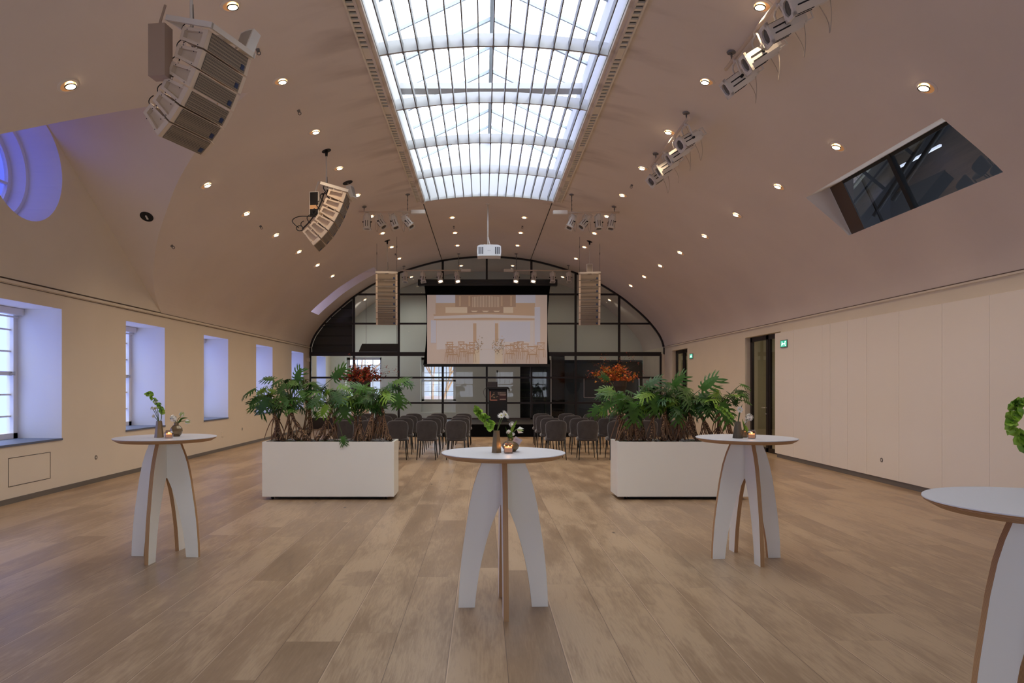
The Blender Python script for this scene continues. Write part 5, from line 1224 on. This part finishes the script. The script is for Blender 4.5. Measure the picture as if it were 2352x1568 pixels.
def planter(label, x0, x1, y0, y1, h):
    t = thing('planter', label, 'planter', ((x0+x1)/2, (y0+y1)/2, 0)); a, b = (x1-x0)/2, (y1-y0)/2
    q = MB(); w_ = .035
    q.box(-a, a, -b, -b+w_, .045, h); q.box(-a, a, b-w_, b, .045, h); q.box(-a, -a+w_, -b+w_, b-w_, .045, h); q.box(a-w_, a, -b+w_, b-w_, .045, h); q.box(-a+w_, a-w_, -b+w_, b-w_, .045, .07)
    q.build('box', M_planter, t)
    q = MB(); rnd = random.Random(int(x0*100))
    nx, ny = 40, 10; vs = [(-a+w_+(2*a-2*w_)*i/nx, -b+w_+(2*b-2*w_)*j/ny, h-.035+rnd.uniform(-.012, .022)) for j in range(ny+1) for i in range(nx+1)]
    q.add(vs, [(j*(nx+1)+i, j*(nx+1)+i+1, (j+1)*(nx+1)+i+1, (j+1)*(nx+1)+i) for j in range(ny) for i in range(nx)], 0, True)
    q.add([(-a+w_, -b+w_, h-.2), (a-w_, -b+w_, h-.2), (a-w_, b-w_, h-.2), (-a+w_, b-w_, h-.2)], [(0, 1, 2, 3)])
    q.build('soil', M_soil, t)
    q = MB()
    for k in range(14):
        cx_, cy_ = rnd.uniform(-a+.12, a-.12), rnd.uniform(-b+.1, b-.1); q.lathe([(0, .022), (.05, .018), (.085, -.01)], 12, (cx_, cy_, h-.03))
    q.build('moss', M_moss, t)
    for sx_ in (-1, 1):
        for sy_ in (-1, 1):
            q = MB(); cx_, cy_ = sx_*(a-.12), sy_*(b-.08); q.tube([(cx_-.014, cy_, .0235), (cx_+.014, cy_, .0235)], .0235, 14, 1); q.box(cx_-.02, cx_+.02, cy_-.012, cy_+.012, .03, .047)
            q.build('caster', [M_chrome, M_black], t)
    q = MB(); q.box(-a+.16, a-.16, -b+.05, b-.05, .02, .045); q.build('underframe', M_black, t)
    return t
planter('long white planter box on casters, left of the aisle', -3.045, -1.229, 9.40, 9.90, .80)
planter('long white planter box on casters, right of the aisle', 1.846, 3.66, 9.40, 9.90, .80)
def pt(pts, d0): return [px(x, y, d0+dd) for x, y, dd in pts]
d = 9.65
LP = [
 ('philodendron at the far left end of the left planter', [pt([(652, 1012, 0), (640, 985, 0), (629, 948, 0)], d), pt([(640, 1012, .05), (634, 990, .05), (640, 962, .08)], d)], 1, 7, [(px(586, 893, 9.5), (-1, 0, -.35), (0, -.5, 1), .25, px(629, 935, 9.6)), (px(628, 871, 9.6), (-1, .2, .25), (0, -.8, 1), .22, px(640, 905, 9.6)), (px(613, 915, 9.45), (-.6, -.2, -1), (-.3, -1, .2), .30, px(632, 940, 9.6))]),
 ('philodendron with a long bent trunk leaning left in the left planter', [pt([(712, 1012, -.1), (690, 985, -.08), (672, 955, -.05), (667, 925, -.05)], d), pt([(685, 1012, .1), (668, 990, .1), (664, 960, .1)], d)], 2, 7, [(px(680, 873, 9.6), (.2, -.1, .6), (0, -1, .6), .22, px(668, 915, 9.6))]),
 ('philodendron with a curved double trunk, third in the left planter', [pt([(700, 1012, .12), (713, 985, .12), (712, 955, .12), (704, 920, .12)], d)], 3, 8, [(px(766, 868, 9.6), (.5, -.2, .5), (0, -1, .4), .28, px(720, 915, 9.7)), (px(722, 945, 9.75), (.3, -.2, -.5), (0, -1, .5), .12, px(706, 960, 9.75))]),
 ('philodendron with trunks leaning right in the middle of the left planter', [pt([(727, 1012, -.1), (742, 985, -.1), (754, 960, -.08), (762, 936, -.08)], d), pt([(745, 1010, .05), (765, 985, .05), (768, 950, .05)], d)], 4, 7, [(px(790, 915, 9.5), (.1, -.25, -1), (.2, -1, .1), .34, px(770, 935, 9.6)), (px(787, 1003, 9.4), (.15, -.3, -.6), (0, -1, .3), .14, px(768, 950, 9.72))]),
 ('philodendron with slim upright trunks, fifth in the left planter', [pt([(817, 1012, .05), (818, 985, .05), (816, 955, .05)], d), pt([(827, 1012, -.05), (828, 980, -.05), (826, 955, -.05)], d)], 5, 7, [(px(836, 890, 9.5), (-.5, -.6, .2), (0, -1, .7), .26, px(824, 940, 9.6)), (px(818, 905, 9.6), (.5, -.2, .5), (0, -.8, 1), .24, px(818, 945, 9.6))]),
 ('philodendron with roots spilling over, sixth in the left planter', [pt([(838, 1012, -.1), (848, 985, -.1), (856, 945, -.1)], d), pt([(845, 1012, .08), (862, 975, .08), (868, 940, .08)], d)], 6, 5, []),
 ('philodendron at the aisle end of the left planter', [pt([(890, 1010, -.06), (884, 975, -.06), (877, 936, -.06)], d), pt([(898, 1010, .08), (880, 985, .08), (868, 950, .08)], d)], 7, 7, [(px(905, 878, 9.6), (.9, -.1, .35), (0, -.7, 1), .26, px(880, 930, 9.6)), (px(926, 875, 9.6), (.8, -.1, -.25), (0, -.7, 1), .18, px(882, 925, 9.6)), (px(913, 905, 9.5), (.25, -.2, -1), (.3, -1, .3), .24, px(880, 930, 9.6))]),
]
for lab, tr_, sd, nl, ex in LP: philodendron(lab, tr_, sd, nl+2, .215, ex)
RP = [
 ('philodendron at the aisle end of the right planter', [pt([(1428, 1012, 0), (1423, 985, 0), (1425, 955, 0), (1422, 948, 0)], d), pt([(1445, 1012, -.1), (1436, 985, -.1), (1430, 950, -.1)], d)], 11, 6, [(px(1405, 921, 9.5), (-.8, -.2, -.7), (0, -.7, 1), .24, px(1424, 940, 9.6)), (px(1372, 932, 9.5), (-.5, -.2, -1), (0, -1, .5), .20, px(1424, 938, 9.6)), (px(1398, 872, 9.6), (-.4, -.1, .3), (0, -1, .5), .16, px(1420, 915, 9.6)), (px(1424, 905, 9.4), (.05, -.3, -1), (.2, -1, .3), .26, px(1428, 930, 9.5))]),
 ('philodendron with a large light leaf hanging forward, second in the right planter', [pt([(1448, 1010, .08), (1452, 985, .08), (1449, 960, .08)], d), pt([(1462, 1012, -.05), (1461, 985, -.05), (1455, 960, -.05)], d)], 12, 7, [(px(1455, 925, 9.35), (.05, -.3, -1), (.2, -1, .3), .34, px(1455, 950, 9.5)), (px(1485, 885, 9.5), (.6, -.3, .5), (0, -.8, 1), .28, px(1460, 930, 9.6))]),
 ('philodendron with dense dark leaves, third in the right planter', [pt([(1492, 1012, -.05), (1498, 985, -.05), (1500, 955, -.05)], d), pt([(1480, 1012, .1), (1476, 985, .1), (1472, 962, .1)], d)], 13, 8, [(px(1503, 905, 9.45), (.1, -.2, -1), (.2, -1, .2), .34, px(1500, 930, 9.6))]),
 ('philodendron with thick scarred twin trunks, fourth in the right planter', [pt([(1527, 1012, -.08), (1522, 985, -.08), (1526, 955, -.08), (1528, 935, -.08)], d), pt([(1520, 1012, .05), (1533, 975, .05), (1532, 935, .05)], d)], 14, 8, [(px(1545, 885, 9.5), (.3, -.5, .5), (0, -1, .8), .28, px(1530, 930, 9.6))]),
 ('philodendron with arching trunk, fifth in the right planter', [pt([(1543, 1012, 0), (1532, 985, 0), (1536, 965, 0)], d), pt([(1556, 1012, .08), (1560, 985, .08), (1557, 962, .08)], d)], 15, 7, [(px(1555, 935, 9.4), (.1, -.4, -1), (.2, -1, .3), .28, px(1545, 950, 9.6))]),
 ('philodendron leaning left with a long trunk, sixth in the right planter', [pt([(1602, 1012, -.05), (1585, 985, -.05), (1568, 958, -.05), (1562, 945, -.05)], d)], 16, 7, [(px(1612, 893, 9.55), (.3, -.3, .4), (-.2, -1, .9), .34, px(1575, 930, 9.6))]),
 ('philodendron behind the right table, seventh in the right planter', [pt([(1600, 1005, .05), (1590, 975, .05), (1582, 945, .05)], d), pt([(1640, 1010, 0), (1622, 975, 0), (1606, 950, 0)], d)], 17, 7, [(px(1622, 915, 9.45), (.1, -.3, -1), (.1, -1, .4), .32, px(1612, 935, 9.6))]),
 ('philodendron at the wall end of the right planter', [pt([(1648, 1010, 0), (1652, 975, 0), (1650, 945, 0)], d), pt([(1682, 1010, .05), (1672, 975, .05), (1662, 945, .05)], d)], 18, 7, [(px(1702, 883, 9.6), (.9, 0, -.1), (0, -.6, 1), .16, px(1660, 930, 9.65)), (px(1690, 898, 9.6), (.8, -.1, .1), (0, -.6, 1), .18, px(1660, 930, 9.65)), (px(1660, 925, 9.4), (.3, -.3, -1), (.1, -1, .4), .36, px(1655, 940, 9.6)), (px(1688, 930, 9.55), (.3, 0, .6), (0, -1, .3), .12, px(1655, 920, 9.6))]),
]
for lab, tr_, sd, nl, ex in RP: philodendron(lab, tr_, sd, nl+2, .215, ex)

# ================================================================== chairs
def make_chair():
    t = thing('velvet_chair', 'x', 'chair')
    # seat: rounded pad
    def outline(s, n=24, a=.225, b=.235, cy=.255, e=3.2):
        return [(a*s*math.copysign(abs(math.cos(2*PI*i/n))**(2/e), math.cos(2*PI*i/n)), cy+b*s*math.copysign(abs(math.sin(2*PI*i/n))**(2/e), math.sin(2*PI*i/n))) for i in range(n)]
    q = MB(); lev = [(.90, .395), (.99, .405), (1.0, .43), (.985, .455), (.90, .472), (.55, .482), (.02, .485)]; n = 24; vs = []
    for s, z in lev: vs += [(x, y, z) for x, y in outline(s)]
    q.add(vs, [(i*n+j, i*n+(j+1) % n, (i+1)*n+(j+1) % n, (i+1)*n+j) for i in range(len(lev)-1) for j in range(n)]+[list(range(n))[::-1]], 0, True); q.build('seat', M_velvet, t)
    # wrap-round back
    q = MB(); nu, nv = 16, 10
    def P(u, v, off):
        uu = -1+2*u; zt_ = .845-.075*abs(uu)**5; z = .415+(zt_-.415)*v; hw = (.205+.038*min(1, v*1.6)**.7)*(1-.03*max(0, v-.85)/.15)
        x = hw*uu*(1-.02*abs(uu)**6); y = .02+.105*abs(uu)**3.2-.045*v+off*(1-.35*abs(uu)**4)
        return (x*(1-.18*(off > .01)*1), y, z-(.010 if off > .01 and v > .99 else 0))
    vs = [P(i/nu, j/nv, 0) for j in range(nv+1) for i in range(nu+1)]; k = len(vs); vs += [P(i/nu, j/nv, .050) for j in range(nv+1) for i in range(nu+1)]
    fs = []
    for j in range(nv):
        for i in range(nu):
            a = j*(nu+1)+i; fs += [(a, a+1, a+nu+2, a+nu+1), (k+a, k+a+nu+1, k+a+nu+2, k+a+1)]
    for i in range(nu): fs += [(i, k+i, k+i+1, i+1), (nv*(nu+1)+i, nv*(nu+1)+i+1, k+nv*(nu+1)+i+1, k+nv*(nu+1)+i)]
    for j in range(nv): a = j*(nu+1); b = a+nu; fs += [(a, a+nu+1, k+a+nu+1, k+a), (b, k+b, k+b+nu+1, b+nu+1)]
    q.add(vs, fs, 0, True); q.build('backrest', M_velvet, t, subsurf=1)
    for sx_ in (-1, 1):
        q = MB(); q.tube([(sx_*.175, .05, .40), (sx_*.185, .0, .2), (sx_*.20, -.035, 0)], [.016, .012, .008], 8); q.build('leg', M_black, t)
        q = MB(); q.tube([(sx_*.165, .43, .40), (sx_*.178, .45, .2), (sx_*.195, .475, 0)], [.016, .012, .008], 8); q.build('leg', M_black, t)
    return t
rowy = [14.45, 15.60, 16.85, 18.05]
Lx = [[-.577, -1.205, -1.82, -2.42, -2.98], [-.537, -1.19, -1.83, -2.45, -3.05], [-.555, -1.20, -1.86, -2.48, -3.10], [-.53, -1.19, -1.85, -2.50, -3.12]]
Rx = [[1.552, 2.22, 2.87, 3.48, 4.10], [1.54, 2.21, 2.86, 3.50, 4.12], [1.53, 2.21, 2.87, 3.50, 4.13], [1.545, 2.21, 2.88, 3.52, 4.15]]
rown = ['back row, nearest the camera,', 'second row from the camera', 'third row from the camera', 'front row, nearest the stage,']
seatn = ['on the aisle', 'second from the aisle', 'third from the aisle', 'fourth from the aisle', 'at the wall end']
pc = make_chair(); used = False
for side, XX in (('left', Lx), ('right', Rx)):
    for r_i, xs_ in enumerate(XX):
        for c_i, x in enumerate(xs_):
            o = pc if not used else copy_tree(pc); used = True
            rnd = random.Random(r_i*10+c_i+(50 if side == 'left' else 0))
            o.location = (x, rowy[r_i]-.02, 0); o.rotation_euler = (0, 0, rnd.uniform(-.04, .04))
            tag(o, 'grey velvet chair in the %s %s, %s side' % (rown[r_i], seatn[c_i], side), 'chair', 'grey velvet chairs left of the aisle' if side == 'left' else 'grey velvet chairs right of the aisle')

# ================================================================== flower bowls on pedestals
def bowl_flowers(xc, side, cols, seed):
    y = 20.0
    q = MB(); q.box(-.22, .22, -.22, .22, 0, 1.21); o = q.build('pedestal', M_pink if side == 'right' else mat('pedestal_beige', (.62, .47, .38), .6), bevel=.006, loc=(xc, y, 0)); tag(o, 'tall square %s pedestal under the flower bowl %s of the stage' % ('pale peach' if side == 'right' else 'beige', side), 'pedestal')
    q = MB(); q.lathe([(0, 0), (.10, 0), (.17, .06), (.25, .18), (.295, .34), (.30, .50), (.285, .50), (.24, .34), (0, .30)], 36); o = q.build('flower_bowl', M_urn, loc=(xc, y, 1.21)); tag(o, 'dark brown round bowl on the %s pedestal' % side, 'bowl')
    t = thing('autumn_bouquet', 'wide autumn bouquet of %s leaves in the bowl %s of the stage' % (('dark red and rust' if side == 'left' else 'orange and amber'), side), 'bouquet', (xc, y, 1.62))
    rnd = random.Random(seed); tw, lv, bl, be = MB(), MB(), MB(), MB()
    for k in range(60):
        a = rnd.uniform(0, 2*PI); el = rnd.uniform(.05, 1.35); ln = rnd.uniform(.35, .62) if rnd.random() < .68 else rnd.uniform(.68, 1.02)
        dd = Vector((math.cos(a)*math.cos(el)*1.25, math.sin(a)*math.cos(el)*.7, math.sin(el)*.85)); e = dd*ln+Vector((rnd.uniform(-.04, .04), 0, .06))
        P_ = bez((dd.x*.1, dd.y*.1, 0), (dd.x*ln*.4, dd.y*ln*.4, dd.z*ln*.75+.08), e, 8); tw.tube(P_, [.006-.0045*i/8 for i in range(9)], 4, cap=False)
        dense = ln < .62
        for j in range(26 if dense else 12):
            i0 = rnd.randint(3, 8); c = P_[i0]+Vector((rnd.gauss(0, .045), rnd.gauss(0, .04), rnd.gauss(0, .045)))
            r = rnd.uniform(.022, .052) if dense else rnd.uniform(.012, .022); n_ = Vector((rnd.gauss(0, 1), rnd.gauss(-.5, 1), rnd.gauss(0, 1))).normalized(); u = n_.orthogonal().normalized(); v = n_.cross(u); ph = rnd.uniform(0, 6)
            pts = [c+(u*math.cos(ph+2*PI*m/7)+v*math.sin(ph+2*PI*m/7))*r*(1 if m % 2 else .62) for m in range(7)]
            lv.add([c+n_*r*.2]+pts, [(0, m+1, (m+1) % 7+1) for m in range(7)], rnd.choices(range(len(cols)), [c_[1] for c_ in cols])[0])
        if not dense:
            for j in range(5): c = e+Vector((rnd.gauss(0, .03), rnd.gauss(0, .02), rnd.gauss(0, .04))); be.lathe([(0, -.010), (.010, 0), (0, .010)], 6, c)
    heads = [(.02, -.22, .16), (.10, -.24, .08), (-.05, -.2, .05), (.06, -.2, .22)] if side == 'left' else [(.0, -.22, .12), (.14, -.2, .14), (-.16, -.2, .02), (.34, -.1, .12)]
    for k, h in enumerate(heads): petalfan(bl, h, (rnd.uniform(-.3, .3), -1, .4), .07, 9, 0, .35, .8, k, 4)
    tw.build('twigs', M_fl[6], t); lv.build('autumn_leaves', [c_[0] for c_ in cols], t); bl.build('blooms', mat('orange_bloom_'+side, (.62, .12, .015), .6), t); be.build('berries', mat('red_berries_'+side, (.35, .04, .03), .5), t)
bowl_flowers(-3.60, 'left', [(M_fl[0], 5), (M_fl[3], 4), (M_fl[5], 3), (M_fl[1], 1), (M_fl[4], 1)], 4)
bowl_flowers(3.90, 'right', [(M_fl[1], 5), (M_fl[2], 4), (M_fl[0], 1.5), (M_fl[3], 2), (M_fl[4], 1.5)], 9)

# ================================================================== small wall things
M_exit = mat('exit_green', (.02, .35, .22), .5, emit=(.02, .50, .30), es=.8); M_exitw = mat('exit_white', (.9, 1, .95), .5, emit=(.75, 1, .9), es=1.6)
def exit_sign(label, x, y, z, w_=.30, h=.135):
    t = thing('exit_sign', label, 'exit sign', (x, y, z))
    q = MB(); q.box(-.018, 0, -w_/2-.012, w_/2+.012, -h/2-.012, h/2+.012); q.build('sign_case', M_base, t)
    q = MB(); q.box(-.020, -.018, -w_/2, w_/2, -h/2, h/2); q.build('sign_face', M_exit, t)
    q = MB(); x0, x1 = -.0215, -.020
    def R(y0, y1, z0, z1): q.box(x0, x1, -y1, -y0, z0, z1)
    R(.06, .115, -.05, .05); q.box(-.022, -.0214, -.10, -.072, -.04, .04, 1)                # door
    R(-.085, -.06, .028, .052)                                                            # runner: head, body, limbs
    q.prism([(.095, .02), (.05, .024), (.045, -.01), (.085, -.015)], 'x', x0, x1); q.prism([(.085, -.01), (.10, -.05), (.115, -.05), (.10, -.005)], 'x', x0, x1); q.prism([(.06, -.01), (.03, -.03), (.035, -.05), (.02, -.05), (.018, -.025), (.045, 0)], 'x', x0, x1); q.prism([(.05, .022), (.02, .0), (.025, -.008), (.055, .01)], 'x', x0, x1)
    q.prism([(.01, .008), (-.03, .008), (-.03, .022), (-.052, 0), (-.03, -.022), (-.03, -.008), (.01, -.008)], 'x', x0, x1)
    q.build('pictogram', [M_exitw, M_exit], t)
exit_sign('green emergency exit sign right of the nearer door', PX, 14.62, 2.47); exit_sign('green emergency exit sign right of the far door', XR, 21.55, 2.50)
def outlet(label, x, y, z, s):
    q = MB(); M = Matrix.Rotation(PI/2*s, 4, 'Y'); q.lathe([(0, .004), (.018, .004), (.02, .007), (.034, .006), (.036, 0)], 20, M=M, mis=[0, 1, 1, 1]); tag(q.build('wall_outlet', [M_white, M_base], loc=(x, y, z)), label, 'outlet')
d = 9878/(1110-220); outlet('round outlet low on the left wall between the first two windows', XL, d, 1.575-165*d/1568, 1)
d = 9878/(1110-556); outlet('round outlet low on the left wall behind the left planter', XL, d, 1.575-100*d/1568, 1)
d = PX*1568/(2025-1110); outlet('round outlet low on the right panelled wall', PX, d, 1.575-171*d/1568, -1)
q = MB(); q.box(0, .012, -.06, .06, -.06, .06); d = 9878/(1110-510); tag(q.build('wall_box', M_wallL, loc=(XL, d, 1.575-112*d/1568), bevel=.004), 'small square cover low on the left wall beside the left table', 'cover plate')
q = MB(); q.box(0, .07, -.10, .10, -.07, .07); tag(q.build('wall_sensor', M_wallL, loc=(XL, 24.45, 2.5), bevel=.01), 'small cream box on the left wall beside the arched glass', 'sensor')
# access hatch in the left wall
q = MB(); q.box(0, .002, 9.06, 9.92, .235, .60); ht = q.build('access_hatch', M_wallL, loc=(XL, 0, 0)); tag(ht, 'flush rectangular hatch with dark outline under the nearest left window', 'hatch')
q = MB(); 
for (a, b, c, e) in ((9.05, 9.93, .225, .231), (9.05, 9.93, .604, .610), (9.05, 9.056, .225, .61), (9.924, 9.93, .225, .61)): q.box(.0005, .003, a, b, c, e)
q.build('outline', M_black, ht)
